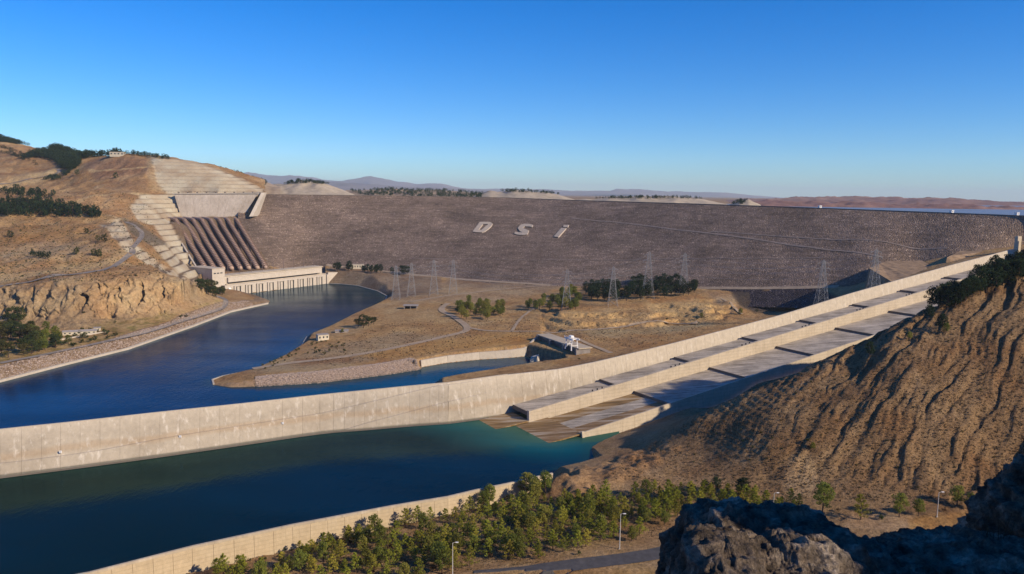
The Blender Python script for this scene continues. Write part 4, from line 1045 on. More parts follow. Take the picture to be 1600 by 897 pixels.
# ------------------------------------------------------------------ penstocks
def order(k): return ['leftmost', 'second', 'third', 'fourth', 'fifth', 'sixth', 'seventh', 'rightmost'][k]
PT = [(270, 343, 1606), (366, 344, 1680)]; PBm = [(316, 423, 1362), (410, 421, 1428)]
for k in range(8):
    f = k/7
    a = Pd(PT[0][0]+f*(PT[1][0]-PT[0][0])+4, 345, PT[0][2]+f*(PT[1][2]-PT[0][2])); b = Pd(PBm[0][0]+f*(PBm[1][0]-PBm[0][0])+6, PBm[0][1]+f*(PBm[1][1]-PBm[0][1])-1, PBm[0][2]+f*(PBm[1][2]-PBm[0][2]))
    rot = Vector((-18-(1-f)*10, 26, 2.0)); c0 = a+rot
    path = [c0-Vector((0, 40, 0)) + Vector((0, 60, 0)), c0, a, a.lerp(b, .5), b]
    pts = []
    for p in smooth_line([c0+Vector((-12, 16, 0)), c0, a+(a-b).normalized()*2, a.lerp(b, .1), a.lerp(b, .5), b], 5): 
        g = ground_z(p.x, p.y, [B_left]); pts.append(Vector((p.x, p.y, p.z+1.5)))
    st = empty('penstock', tuple(b), order(k)+' of the eight brown ringed penstock pipes running down to the powerhouse' if k not in (0, 7) else order(k)+' brown ringed penstock pipe on the slope above the powerhouse', 'penstock', 'penstock pipes')
    MB().tube(pts, 3.8, 12).build('pipe', M['pipe_paint'], st, smooth=True)
    Lt = (b-a).length; nr_ = 34; d_ = (b-a).normalized(); m = MB()
    for j in range(nr_):
        p = a+d_*(Lt*(j+.5)/nr_)+zz_*2.0; m.tube([p-d_*.8, p+d_*.8], 4.7, 12)
        m.box(p-zz_*4.6, (1.4, 8.5, 4), (d_, d_.cross(zz_).normalized(), zz_))
    m.build('ring_collars', M['pipe_ring'], st)['kind'] = 'stuff'
# concrete edge strip with a dark stair beside the leftmost pipe
a = Pd(263, 347, 1600); b = Pd(310, 424, 1356); m = MB()
for i in range(30):
    p = a.lerp(b, i/30); q_ = a.lerp(b, (i+1)/30); m.bar(p+zz_*1.5, q_+zz_*1.5, 2.6)
set_props(m.build('slope_kerb', M['pale_concrete']), 'pale concrete edge strip running down beside the leftmost penstock', 'kerb')
a = Pd(374, 346, 1688); b = Pd(420, 423, 1432); m = MB()
for i in range(30):
    p = a.lerp(b, i/30); q_ = a.lerp(b, (i+1)/30); m.bar(p+zz_*1.0, q_+zz_*1.0, 1.6)
set_props(m.build('slope_kerb', M['dark_concrete']), 'thin dark edge line running down beside the rightmost penstock', 'kerb')

# ------------------------------------------------------------------ intake wall above the penstocks
intake = empty('intake_wall', tuple(Pd(335, 335, 1708)), 'high pale concrete intake wall standing above the penstocks', 'intake wall')
ia, ib = Pd(272, 303.5, 1722), Pd(402, 302.5, 1735); ja, jb = Pd(283, 335, 1700), Pd(381, 334.5, 1712)
NP = 9
for k in range(NP):
    f0, f1 = k/NP, (k+1)/NP
    A, B_, C_, Dd = ja.lerp(jb, f0), ja.lerp(jb, f1), ia.lerp(ib, f1), ia.lerp(ib, f0)
    e_ = (B_-A).normalized()*.15; bk = Vector((0, 16, 0)); dn = Vector((0, 0, -8))
    MB().add([A+e_+dn, B_-e_+dn, B_-e_+bk+dn, A+e_+bk+dn, Dd+e_, C_-e_, C_-e_+bk*.6, Dd+e_+bk*.6], [(3, 2, 1, 0), (4, 5, 6, 7), (0, 1, 5, 4), (1, 2, 6, 5), (2, 3, 7, 6), (3, 0, 4, 7)]).build('wall_panel', M['intake_concrete'], intake)
m = MB(); m.bar(ia+Vector((-3, -1, 1)), ib+Vector((4, -1, 1)), 2.2); m.build('coping', M['pale_concrete'], intake)
# sloping pier at the dam end: shaded recess and bright edge
pa, pb = Pd(411, 301, 1728), Pd(392, 334, 1684); w_ = Vector((7, 3, 0))
MB().add([pb-w_*.5+zz_*-6, pb+w_*.5+zz_*-6, pb+w_*.5+Vector((0, 40, -6)), pb-w_*.5+Vector((0, 40, -6)), pa-w_*.5, pa+w_*.5, pa+w_*.5+Vector((0, 14, 0)), pa-w_*.5+Vector((0, 14, 0))],
   [(3, 2, 1, 0), (4, 5, 6, 7), (0, 1, 5, 4), (1, 2, 6, 5), (2, 3, 7, 6), (3, 0, 4, 7)]).build('sloping_pier', M['pale_concrete'], intake)
m = MB()
for k in range(9): p = ia.lerp(ib, (k+.5)/9); m.box(p+zz_*2.5, (3, 3, 4))
m.build('hoist_posts', M['dark_concrete'], intake)['kind'] = 'stuff'

# ------------------------------------------------------------------ letters of pale stone on the dam
def on_dam(u, v, lift=0.0):
    d = ray(u, v).normalized(); h = bvh_dam.ray_cast(O_, d); return h[0]-d*0+Vector((-0.5, -0.6, 0.8)).normalized()*lift if h[0] else None
def letter(polys, label):
    m = MB()
    for poly in polys:
        n_ = len(poly); fr = [on_dam(u, v, 2.0) for u, v in poly]; bk = [on_dam(u, v, -2.0) for u, v in poly]
        m.add(fr+bk, [tuple(range(n_))]+[tuple(range(n_, 2*n_))[::-1]]+[(k, (k+1) % n_, n_+(k+1) % n_, n_+k) for k in range(n_)])
    o = m.build('stone_letter', M['letter_stone'], dam); o['label'] = label
def zz8(pts): return [(720+x/8, 330+y/8) for x, y in pts]
letter([zz8([(150, 264), (243, 140), (300, 140), (208, 266)]), zz8([(243, 140), (360, 140), (384, 147), (345, 168), (243, 166)]), zz8([(352, 166), (384, 147), (400, 162), (388, 190), (345, 232), (300, 262), (262, 240)]), zz8([(150, 264), (205, 242), (270, 240), (300, 262), (268, 272), (200, 268)])], 'pale stone letter D laid on the dam face')
sc_l = [(900, 192), (862, 182), (800, 180), (765, 195), (748, 218), (762, 238), (800, 252), (830, 262), (820, 280), (780, 288), (720, 286), (678, 275)]
sq = []
wds = [17, 19, 20, 24, 28, 29, 28, 28, 26, 20, 18, 16]
Lc, Rc = [], []
for i, (x, y) in enumerate(sc_l):
    a = sc_l[max(i-1, 0)]; b = sc_l[min(i+1, len(sc_l)-1)]; dx, dy = b[0]-a[0], b[1]-a[1]; l_ = math.hypot(dx, dy); nx, ny = -dy/l_*wds[i]*1.15, dx/l_*wds[i]*.85
    Lc.append((x+nx, y+ny)); Rc.append((x-nx, y-ny))
letter([zz8([Lc[i], Lc[i+1], Rc[i+1], Rc[i]]) for i in range(len(sc_l)-1)], 'pale stone letter S laid on the dam face')
letter([zz8([(1165, 324), (1262, 214), (1322, 220), (1222, 332)]), zz8([(1282, 205), (1292, 178), (1355, 180), (1340, 210)])], 'pale stone letter I with a dot laid on the dam face')
# berm tracks on the dam: raised benches
def berm(pxs, wid, name='berm_track', mat=None, lift=0.6):
    P0 = [on_dam(u, v) for u, v in pxs]; P0 = [p for p in P0 if p]; Q = resample(P0, 12)
    a = []; b = []
    for i, p in enumerate(Q):
        t = Q[min(i+1, len(Q)-1)]-Q[max(i-1, 0)]; t.z = 0; t.normalize(); n_ = Vector((t.y, -t.x, 0)); n_ = n_ if n_.y < 0 else -n_
        h = bvh_dam.ray_cast(Vector((p.x, p.y, 400)), Vector((0, 0, -1))); z = h[0].z if h[0] else p.z
        h2 = bvh_dam.ray_cast(Vector((p.x, p.y, 400))-n_*wid*.5, Vector((0, 0, -1))); z2 = h2[0].z if h2[0] else z
        h3 = bvh_dam.ray_cast(Vector((p.x, p.y, 400))+n_*wid*.5, Vector((0, 0, -1))); z3 = h3[0].z if h3[0] else z
        a.append(Vector((p.x, p.y, max(z3, z-1.5)+lift))+n_*wid*.5); b.append(Vector((p.x, p.y, z2+lift))-n_*wid*.5)
    n_ = len(a); m = MB(); V_ = a+b+[p-zz_*wid*.4 for p in a]
    V_ = a+b; F_ = [(i, i+1, n_+i+1, n_+i) for i in range(n_-1)]
    m.add(V_, F_).build(name, mat or M['berm_track'], dam)
berm([(893, 341), (960, 347), (1010, 353), (1060, 360), (1110, 365), (1180, 374), (1240, 384), (1310, 392), (1380, 403)], 4.5)
berm([(1110, 362), (1200, 368), (1300, 375), (1400, 382), (1480, 388)], 3.2)
berm([(640, 404), (760, 405), (900, 406), (1050, 405), (1200, 404), (1290, 403)], 2)
berm([(510, 414), (560, 420), (620, 426.5), (700, 435), (780, 441), (860, 446)], 7, mat=M['dirt_track'])
berm([(1040, 450.5), (1100, 450.5), (1200, 450.5), (1280, 449), (1310, 448)], 8, mat=M['dirt_track'])
# ------------------------------------------------------------------ cut rock terraces beside the chute
def rock_cut(name, top, drop, spread, mat, label, seed, cat='rock cut', rows=6, step=5.0):
    P0 = [Pz(*q) for q in top]; P0.append(P0[0]); P0 = resample(P0, step)[:-1]; n_ = len(P0)
    cx, cy = sum(p.x for p in P0)/n_, sum(p.y for p in P0)/n_
    ar = sum(P0[i].x*P0[(i+1) % n_].y-P0[(i+1) % n_].x*P0[i].y for i in range(n_)); sg = 1 if ar > 0 else -1
    V = []
    for r in range(rows+1):
        f = r/rows
        for i, p in enumerate(P0):
            a = P0[i-1]; b = P0[(i+1) % n_]; t = b-a; t.z = 0; t.normalize(); nr = Vector((t.y, -t.x, 0))*sg
            q = p+nr*spread*f-zz_*drop*f; w = float(fbm(np.array(q.x/7), np.array(q.y/7+q.z/9), 3, seed))*2.2*(f > 0)
            V.append(q+nr*w)
    F_ = [(r*n_+i, (r+1)*n_+i, (r+1)*n_+(i+1) % n_, r*n_+(i+1) % n_) for r in range(rows) for i in range(n_)]
    m = MB(); m.add(V, F_+[tuple(range(n_))])
    return set_props(m.build(name, mat), label, cat)
plain('cut_rock', (0.25, 0.175, 0.11), 0.95, 0.4, 0.12, 0.1, 1.2)
rock_cut('rock_terrace', [(1358, 419, 86), (1385, 408, 89), (1440, 407, 90), (1466, 421, 85), (1468, 428, 82), (1440, 435, 80), (1418, 441, 76), (1400, 444, 74)], 44, 6, M['cut_rock'], 'nearer bare earth terrace with a dark cut face behind the chute wall', 5)
rock_cut('rock_terrace', [(1480, 402, 100), (1500, 392, 104), (1562, 390, 106), (1560, 397, 102), (1505, 414, 90)], 34, 5, M['cut_rock'], 'farther tan cut rock terrace below the right end of the dam', 9)

# ------------------------------------------------------------------ roads and tracks laid on the ground
def track(name, pxs, wid, mat, trees, lift=0.35, kind='structure', step=6.0, sub=5):
    P0 = [pick(u, v, trees) for u, v in pxs]; P0 = [p for p in P0 if p is not None]; Q = resample(smooth_line(P0, sub), step)
    zs = np.array([ground_z(p.x, p.y, trees, p.z) for p in Q]); k = np.ones(7)/7; zs = np.convolve(np.pad(zs, 3, 'edge'), k, 'valid')
    m = MB(); V = []
    for i, p in enumerate(Q):
        t = Q[min(i+1, len(Q)-1)]-Q[max(i-1, 0)]; t.z = 0
        if t.length < 1e-4: t = Vector((1, 0, 0))
        t.normalize(); n_ = Vector((-t.y, t.x, 0))
        row = []
        for s_ in (-1, -.5, 0, .5, 1):
            q = p+n_*wid*.5*s_; g = ground_z(q.x, q.y, trees, p.z); row.append(Vector((q.x, q.y, max(g, min(zs[i], g+2.5))+lift)))
        V += row
    F_ = [(i*5+j, i*5+j+1, (i+1)*5+j+1, (i+1)*5+j) for i in range(len(Q)-1) for j in range(4)]
    o = m.add(V, F_).build(name, mat); return set_props(o, kind=kind)
track('road', [(-120, 472), (0, 448), (60, 438), (147, 424), (188, 409), (205, 396), (207, 388)], 9, M['far_asphalt'], [B_left])
track('road', [(207, 388), (216, 378), (222, 366), (212, 354), (196, 347)], 8, M['far_asphalt'], [B_left])
track('road', [(-60, 296), (0, 288), (40, 281), (75, 275), (92, 269), (90, 264)], 9, M['far_asphalt'], [B_left])
track('road', [(-100, 592), (0, 568), (100, 548), (200, 527), (280, 504), (330, 489), (352, 478), (350, 468), (338, 462)], 7, M['far_asphalt'], [B_left], lift=.5)
track('road', [(740, 915), (800, 903), (860, 888), (940, 878), (1020, 867), (1080, 855), (1140, 846)], 10.5, M['asphalt'], [B_near], lift=.25, step=3)
track('track', [(395, 577), (450, 568), (520, 560), (600, 547), (690, 527), (730, 515), (712, 497), (690, 485), (700, 474)], 9, M['dirt_track'], [B_mid])
track('track', [(730, 512), (760, 517), (800, 518), (840, 518), (900, 516), (960, 513), (1040, 506), (1090, 504)], 6, M['dirt_track'], [B_mid])
track('track', [(800, 517), (812, 500), (826, 488), (840, 480)], 4, M['dirt_track'], [B_mid])
track('track', [(640, 472), (700, 462), (760, 455), (820, 449), (870, 447)], 7, M['dirt_track'], [B_mid])
track('track', [(900, 528), (930, 542), (955, 552)], 6, M['dirt_track'], [B_mid])
track('track', [(1125, 465), (1145, 480), (1160, 492)], 4, M['dirt_track'], [B_mid])
# white concrete kerb along the left bank and the toe of the island
def kerb(name, pts, w, h, mat, label):
    Q = resample([Vector((p.x, p.y, W)) for p in pts], 14); m = MB()
    for a, b in zip(Q, Q[1:]): m.bar(a+zz_*(h/2-1), b+zz_*(h/2-1), w)
    return set_props(m.build(name, mat), label, 'kerb')
kerb('river_kerb', bank_left[:8], 3.4, 3.0, M['pale_concrete'], 'pale concrete kerb along the waterline of the far river bank')
kerb('river_kerb', bank_isl[:16], 1.6, 2.4, M['pale_concrete'], 'thin concrete edging along the inner shore of the headland')
kerb('river_kerb', bank_isl[17:], 1.8, 2.0, M['dark_concrete'], 'dark stone toe along the rounded tip of the headland')

# ------------------------------------------------------------------ far hills, lake shore, mountains
def far_ridge(name, prof, D, base_v, mat, kind='structure', depth=0.25, nz_=0.02, seed=1, rows=14, label=None, cat=None, dpx=4.0):
    """prof: (u, v) skyline in the photograph for a ridge at distance D; the hill falls towards and away from us"""
    us_ = np.arange(prof[0][0], prof[-1][0]+.1, dpx); vs = np.interp(us_, [p[0] for p in prof], [p[1] for p in prof])
    X_ = np.zeros((2*rows+1, len(us_))); Y_ = X_.copy(); Z_a = X_.copy()
    zb = [Pd(u, base_v, D).z for u in us_]
    for j, (u, v) in enumerate(zip(us_, vs)):
        top = Pd(u, v, D)
        for r in range(-rows, rows+1):
            f = r/rows; yy = D*(1+depth*f); xx = top.x*(yy/D)
            h = (top.z-zb[j]); zz = zb[j]-D*0.002 + h*math.cos(f*math.pi/2)**1.2
            X_[r+rows, j], Y_[r+rows, j], Z_a[r+rows, j] = xx, yy, zz
    env = 1-np.abs(np.linspace(-1, 1, 2*rows+1))[:, None]*.3
    hh = np.array([Pd(u, v, D).z for u, v in zip(us_, vs)])-np.array(zb)
    k = D*nz_
    Z_a += env*fbm(X_/(k*2), Y_/(k*3), 5, seed, ridged=True)*np.minimum(hh, k)[None]*0.35 - hh[None]*0.06
    F_ = grid_faces(*X_.shape); V_ = np.stack([X_, Y_, Z_a], -1).reshape(-1, 3)
    o = mobj(name, V_, F_, mat); return set_props(o, label, cat, kind=kind)
def far_mat(name, a, b, sc1, bands=0.0):
    n = NT(name, 0.95, 0.05); v = n.noise(sc1, 6, 0.6); v2 = n.noise(sc1*6, 5, 0.65)
    c = n.ramp(v, [(0.35, a), (0.62, b)]); c = n.mix(c, n.ramp(v2, [(0.3, 0.7), (0.7, 1.25)]), 0.8, 'MULTIPLY'); n.color(c); M[name] = n.m
far_mat('far_earth', (0.27, 0.20, 0.14), (0.36, 0.28, 0.20), 0.01)
far_mat('shore_earth', (0.17, 0.10, 0.095), (0.30, 0.19, 0.15), 0.0022)
far_mat('mountain_rock', (0.16, 0.14, 0.14), (0.24, 0.20, 0.19), 0.0006)
far_mat('bench_earth', (0.36, 0.30, 0.22), (0.42, 0.35, 0.26), 0.01)
far_ridge('hill', [(262, 262), (285, 257), (330, 263), (370, 272), (405, 283), (420, 287), (440, 290)], 2350, 306, M['far_earth'], seed=2, depth=0.12)
far_ridge('hill', [(395, 300), (420, 291), (440, 286), (470, 283), (505, 286), (535, 296), (560, 305)], 2500, 307, M['bench_earth'], seed=3, depth=0.12)
far_ridge('hill', [(540, 297), (600, 295), (660, 296), (720, 298), (760, 301), (800, 306)], 3300, 309, M['far_earth'], seed=4, depth=0.12)
far_ridge('hill', [(730, 307), (765, 298), (800, 297), (850, 300), (880, 305), (905, 312)], 2500, 313, M['bench_earth'], seed=5, depth=0.12)
far_ridge('hill', [(900, 311), (960, 308), (1000, 306), (1060, 307), (1100, 311), (1140, 318)], 2450, 320, M['bench_earth'], seed=6, depth=0.12)
far_ridge('hill', [(1135, 320), (1155, 313), (1170, 311), (1190, 319)], 2150, 322, M['bench_earth'], seed=7, dpx=2)
far_ridge('hill', [(1120, 313), (1180, 310.5), (1230, 309), (1277, 308), (1340, 307.5), (1420, 309), (1500, 310), (1560, 314), (1600, 316), (1700, 320), (1900, 322)], 5600, 327, M['shore_earth'], seed=8, depth=.32, nz_=0.03)
far_ridge('hill', [(1150, 316), (1200, 315), (1260, 316), (1330, 316), (1400, 318), (1500, 320), (1560, 322), (1700, 327), (1900, 330)], 2400, 338, M['shore_earth'], seed=18, depth=.12, nz_=0.02)
far_ridge('mountains', [(300, 292), (340, 281), (385, 272), (420, 277), (470, 276), (505, 282), (530, 283), (580, 278), (610, 283), (650, 288), (690, 287), (720, 292), (790, 294), (850, 295), (900, 297), (960, 296), (1000, 299)], 33000, 302, M['mountain_rock'], seed=9, depth=.2, nz_=0.06)
far_ridge('mountains', [(860, 303), (900, 298), (950, 297), (965, 293), (1000, 292), (1050, 296), (1100, 299), (1150, 302), (1200, 306), (1260, 309)], 36000, 312, M['mountain_rock'], seed=10, depth=.2, nz_=0.06)
far_ridge('mountains', [(400, 290), (480, 283), (560, 286), (640, 292), (730, 295), (800, 299), (900, 302), (1000, 306)], 21000, 305, M['mountain_rock'], seed=12, depth=.2, nz_=0.06)

# ------------------------------------------------------------------ trees
def blob_leaves(V, F, c, r, n_, sz, rng, flat=0.75, up=0.3):
    for _ in range(n_):
        d = rng.normal(size=3); d /= np.linalg.norm(d); rad = r*(0.55+0.5*rng.random()); p = c+d*rad*np.array([1, 1, flat])
        a = rng.normal(size=3); a /= np.linalg.norm(a); b = np.cross(a, d); b /= (np.linalg.norm(b)+1e-6)
        s_ = sz*(0.6+0.8*rng.random()); k = len(V)
        V += [p-a*s_*.5, p+a*s_*.5, p+b*s_*.9+np.array([0, 0, up*s_])]; F.append((k, k+1, k+2))
def make_tree(kind, seed, parts=True):
    """tree of unit scale in metres, base at the origin; returns (trunk verts/faces, crown verts/faces)"""
    rng = np.random.default_rng(seed); T = MB(); V, F = [], []
    if kind == 'young_pine':
        h = 7.0+rng.random()*2.5; lean = rng.normal(size=2)*.35
        T.tube([(0, 0, -.6), (lean[0]*.4, lean[1]*.4, h*.5), (lean[0], lean[1], h*.93)], [.17, .11, .03], 6)
        nb = 26
        for i in range(nb):
            f = (i+.5)/nb; z = h*(0.10+0.86*f); az = i*2.4+rng.random(); L_ = (h*.30)*(1-f)**.65*(0.55+.75*rng.random())+.25
            cx, cy = lean[0]*f, lean[1]*f; e = np.array([cx+math.cos(az)*L_, cy+math.sin(az)*L_, z+L_*.35])
            T.bar((cx, cy, z-.1), e, .09, .03, 3)
            for q in (0.45, 0.8, 1.05):
                pp = np.array([cx, cy, z])*(1-q)+e*q; blob_leaves(V, F, pp, .34+.42*(1-f)*q, 20, .30, rng, .8, .5)
        blob_leaves(V, F, np.array([lean[0], lean[1], h*.96]), .3, 14, .26, rng, 1.5, .6)
    elif kind == 'round_pine':
        h = 8+rng.random()*3; T.tube([(0, 0, -.6), (0.2, 0, h*.45), (.1, .1, h*.85)], [.26, .18, .06], 6)
        for i in range(24):
            f = (i+.5)/24; az = i*2.4+rng.random()*.8; z = h*(.22+.68*f); w = math.sin(math.pi*(.18+.78*f))**.7; L_ = h*.33*w*(.6+.5*rng.random())
            e = np.array([math.cos(az)*L_, math.sin(az)*L_, z+L_*.2]); T.bar((0.1, 0, z-.4), e, .12, .04, 3)
            blob_leaves(V, F, e*.85+np.array([0, 0, .15*z]), .85+.35*rng.random(), 58, .38, rng, .75, .5)
            blob_leaves(V, F, np.array([e[0]*.45, e[1]*.45, z]), .7, 20, .38, rng, .75, .5)
    elif kind == 'bush':
        h = 2.6+rng.random(); 
        for i in range(5):
            az = i*1.3; T.bar((0, 0, -.3), (math.cos(az)*.8, math.sin(az)*.8, h*.6), .10, .03, 3)
        for i in range(12):
            az = rng.random()*6.28; r_ = rng.random()**.5*1.3; z = h*(.3+.55*rng.random())
            blob_leaves(V, F, np.array([math.cos(az)*r_, math.sin(az)*r_, z]), .55+.3*rng.random(), 34, .3, rng, .8, .3)
    elif kind == 'broadleaf':
        h = 11+rng.random()*3; T.tube([(0, 0, -.8), (.2, .1, h*.35), (.3, 0, h*.7)], [.4, .28, .1], 6)
        for i in range(24):
            az = i*2.4; f = rng.random(); z = h*(.28+.62*f); w = math.sin(math.pi*(.2+.7*f))**.6; L_ = h*.38*w*(.45+.6*rng.random())
            e = np.array([math.cos(az)*L_, math.sin(az)*L_, z]); T.bar((.2, .1, z*.6), e, .16, .05, 3)
            blob_leaves(V, F, e, 1.25+.6*rng.random(), 60, .62, rng, .8, .2)
    else:   # far pine, few large faces
        h = 9+rng.random()*2.5; T.bar((0, 0, -1), (0, 0, h*.85), .5, .2, 3)
        nb = 16
        for i in range(nb):
            f = (i+.5)/nb; z = h*(.14+.74*f); az = i*2.4+rng.random(); L_ = h*.36*math.sin(math.pi*(.22+.68*f))**.8*(.6+.6*rng.random())+.3
            blob_leaves(V, F, np.array([math.cos(az)*L_*.75, math.sin(az)*L_*.75, z]), 1.25, 16, 1.05, rng, .8, .5)
    return T, V, F
def tree_proto(name, kind, seed, crown_mat, single=False):
    T, V, F = make_tree(kind, seed)
    if single:
        n0 = len(T.V); VV = T.V+[tuple(v) for v in V]; FF = T.F+[tuple(i+n0 for i in f) for f in F]
        return mobj(name, np.array(VV), FF, [M['bark'], crown_mat], origin=(0, 0, 0), midx=[0]*len(T.F)+[1]*len(F))
    e = empty(name, (0, 0, 0)); T.build('trunk', M['bark'], e); mobj('crown', np.array(V), F, crown_mat, e); return e
protos = {}
def proto_set(key, name, kind, n_, mat, single=False, seed=0):
    protos[key] = [tree_proto(name, kind, seed+i*13+5, M[mat], single) for i in range(n_)]
proto_set('young', 'young_pine', 'young_pine', 7, 'young_needles')
proto_set('round', 'round_pine', 'round_pine', 5, 'pine_needles', seed=50)
proto_set('dark', 'dark_pine', 'round_pine', 4, 'dark_needles', seed=90)
proto_set('bush', 'bush', 'bush', 4, 'oak_leaves', seed=120)
proto_set('drybush', 'dry_bush', 'bush', 3, 'dry_leaves', seed=150)
proto_set('leafy', 'leafy_tree', 'broadleaf', 3, 'oak_leaves', seed=170)
proto_set('far', 'hillside_pine', 'far', 5, 'dark_needles', True, seed=200)
proto_set('farbush', 'round_tree', 'far', 3, 'oak_leaves', True, seed=230)
n_placed = 0
VAR = {'young': 'slender, yellow-green', 'round': 'rounder, deeper green', 'bush': 'olive', 'drybush': 'russet', 'leafy': 'broad leafy'}
def plant(key, p, label, cat, group=None, s=1.0, sz=None):
    global n_placed
    pr = random.choice(protos[key]); sc_ = s*(0.8+.45*random.random()); n_placed += 1
    o = copy_tree(pr, p, label, group, random.random()*6.28, (sc_, sc_, sc_*(sz or 1.0))); o['category'] = cat; return o
def scatter(poly, n_, key, label, group, trees, s=1.0, sz=None, mind=4.0, cat='tree', keys=None, density=None):
    us_ = [p[0] for p in poly]; vs_ = [p[1] for p in poly]; got = []; tries = 0
    while len(got) < n_ and tries < n_*40:
        tries += 1; u = random.uniform(min(us_), max(us_)); v = random.uniform(min(vs_), max(vs_))
        if not bool(in_poly(np.array(u), np.array(v), poly)): continue
        if density and random.random() > density(u, v): continue
        p = pick(u, v, trees)
        if p is None or p.z < W+1.5 or any((p.x-q.x)**2+(p.y-q.y)**2 < mind*mind for q in got): continue
        got.append(p); kk = keys[0][np.searchsorted(np.cumsum(keys[1]), random.random()*sum(keys[1]))] if keys else key
        plant(kk, p-zz_*.1, label if not keys else label+', '+VAR[kk], cat, group+(', '+VAR[kk] if keys else ''), s, sz)
    return got
# near plantation, bottom of the picture
PLANT = [(330, 897), (430, 880), (520, 862), (570, 835), (640, 810), (700, 800), (745, 790), (800, 800), (850, 790), (900, 775), (960, 768), (1040, 770), (1090, 775), (1060, 810), (1035, 835), (1000, 845), (930, 850), (870, 868), (800, 880), (720, 893), (640, 915), (480, 925), (330, 915)]
def dens(u, v):
    return 0.25+0.75*float(sstep(-.35, .1, fbm(np.array(u/60), np.array(v/30), 2, 700)))
lab = 'pine in the plantation between the pool wall and the road'
scatter(PLANT, 190, 'young', lab, 'pines of the plantation by the pool wall', [B_near], 1.08, mind=4.2, keys=(['young', 'round'], [.78, .22]), density=dens)
scatter([(760, 800), (860, 782), (960, 772), (1060, 780), (1040, 810), (900, 815), (800, 822)], 110, 'young', 'small young pine seedling in the open planted rows below the hillside', 'pine seedlings in the open rows', [B_near], 0.45, mind=2.6)
scatter([(1040, 772), (1120, 772), (1260, 795), (1240, 815), (1100, 800), (1040, 795)], 40, 'young', 'yellow-green young pine on the flat below the gullied hillside, behind the boulder', 'young pines behind the boulder', [B_near], .95, mind=4.0)
scatter([(600, 850), (800, 830), (950, 830), (900, 850), (700, 890), (600, 905), (480, 905)], 24, 'drybush', 'russet dry bush among the plantation pines near the road', 'russet bushes in the plantation', [B_near], 1.15, cat='bush', mind=6)
scatter([(335, 890), (420, 868), (520, 846), (600, 822), (640, 812), (640, 822), (540, 852), (420, 880), (340, 896)], 26, 'bush', 'low scrub bush growing at the foot of the beige pool wall', 'scrub at the foot of the pool wall', [B_near], 0.62, cat='bush', keys=(['bush', 'drybush', 'young'], [.5, .25, .25]), mind=2.5)
scatter([(745, 790), (800, 775), (850, 762), (860, 772), (810, 800), (760, 806)], 16, 'bush', 'bushy tree by the far end of the beige pool wall', 'bushy trees at the end of the pool wall', [B_near], 1.2, cat='tree', keys=(['bush', 'drybush', 'round', 'leafy'], [.4, .2, .3, .1]), mind=3.5)
for u, v, s_, key, lab_ in ((548, 850, .75, 'drybush', 'dark reddish bush standing alone against the beige pool wall'), (561, 849, .72, 'young', 'slim little conifer beside the reddish bush against the pool wall'),
                       (905, 868, .7, 'bush', 'round grey-green bush on the road verge left of the lamp'), (1262, 690, .9, 'bush', 'dark bush halfway up the gullied hillside above the pale scar'),
                       (795, 778, 1.0, 'round', 'taller pine rising over the water at the far end of the pool wall')):
    p = pick(u, v, [B_near]); p and plant(key, p, lab_, 'bush' if 'bush' in key else 'tree', s=s_)
# foot of the hillside
for u, v, s_, key, lab_ in ((1082, 775, .72, 'dark', 'leftmost small dark conifer at the foot of the hillside'), (1102, 772, .8, 'dark', 'small dark conifer second from the left at the foot of the hillside'), (1118, 770, .9, 'dark', 'third dark conifer from the left at the foot of the hillside'),
        (1155, 772, .8, 'dark', 'left one of two dark cypresses in front of the lower slope'), (1162, 774, .85, 'dark', 'right one of two dark cypresses in front of the lower slope'),
        (1178, 785, .9, 'young', 'yellow-green pine right of the two dark cypresses'), (1285, 800, 1.45, 'round', 'big rounded pine at the foot of the pale scar behind the rock'), (1345, 812, 1.25, 'young', 'pale green pine between the two big rounded pines behind the rock'),
        (1405, 808, 1.4, 'round', 'wide rounded pine left of the lamp post on the right'), (1435, 806, 1.1, 'round', 'smaller rounded pine just left of the right lamp post'), (1495, 790, 1.45, 'round', 'tallest pine at the right foot of the hillside'),
        (1516, 796, 1.15, 'round', 'bushy pine at the far right foot of the hillside'), (1230, 800, .8, 'bush', 'low olive bush behind the crest of the dark boulder'), (1310, 800, .9, 'drybush', 'dry straw coloured bush between the pines behind the boulder'),
        (1378, 812, .9, 'bush', 'low bush between two pines at the hillside foot'), (1475, 800, .9, 'drybush', 'dry brown bush right of the lamp post at the hillside foot')):
    p = pick(u, v, [B_near]); p and plant(key, p, lab_, 'bush' if 'bush' in key else 'tree', s=s_)
# ridge of the hillside
scatter([(1010, 705), (1160, 630), (1290, 580), (1400, 520), (1560, 460), (1600, 700), (1520, 770), (1200, 765), (1080, 760)], 70, 'bush', 'small dark shrub scattered on the gullied hillside', 'shrubs scattered on the gullied hillside', [B_near], .42, cat='bush', mind=7)
scatter([(1450, 486), (1480, 466), (1540, 440), (1610, 412), (1610, 435), (1540, 462), (1480, 486)], 48, 'dark', 'dark pine on the shaded ridge above the chute', 'dark pines on the shaded ridge', [B_near], 1.35, 1.05, mind=4.0)
for u, v, s_, lab_ in ((1452, 497, 1.0, 'lone dark pine standing below the ridge beside the chute'), (1472, 512, 1.0, 'rounded pine lit on one side just below the dark ridge'), (1358, 555, .95, 'solitary green pine at the edge of the slope above the chute'),
                       (1421, 528, .8, 'faint yellow-green pine on the upper slope'), (1478, 518, .7, 'small yellowish pine on the shaded upper slope'), (1270, 700, .55, 'tiny dark pine at the top of the pale scar')):
    p = pick(u, v+3, [B_near]); p and plant('round' if s_ < .9 else 'dark', p, lab_, 'tree', s=s_)
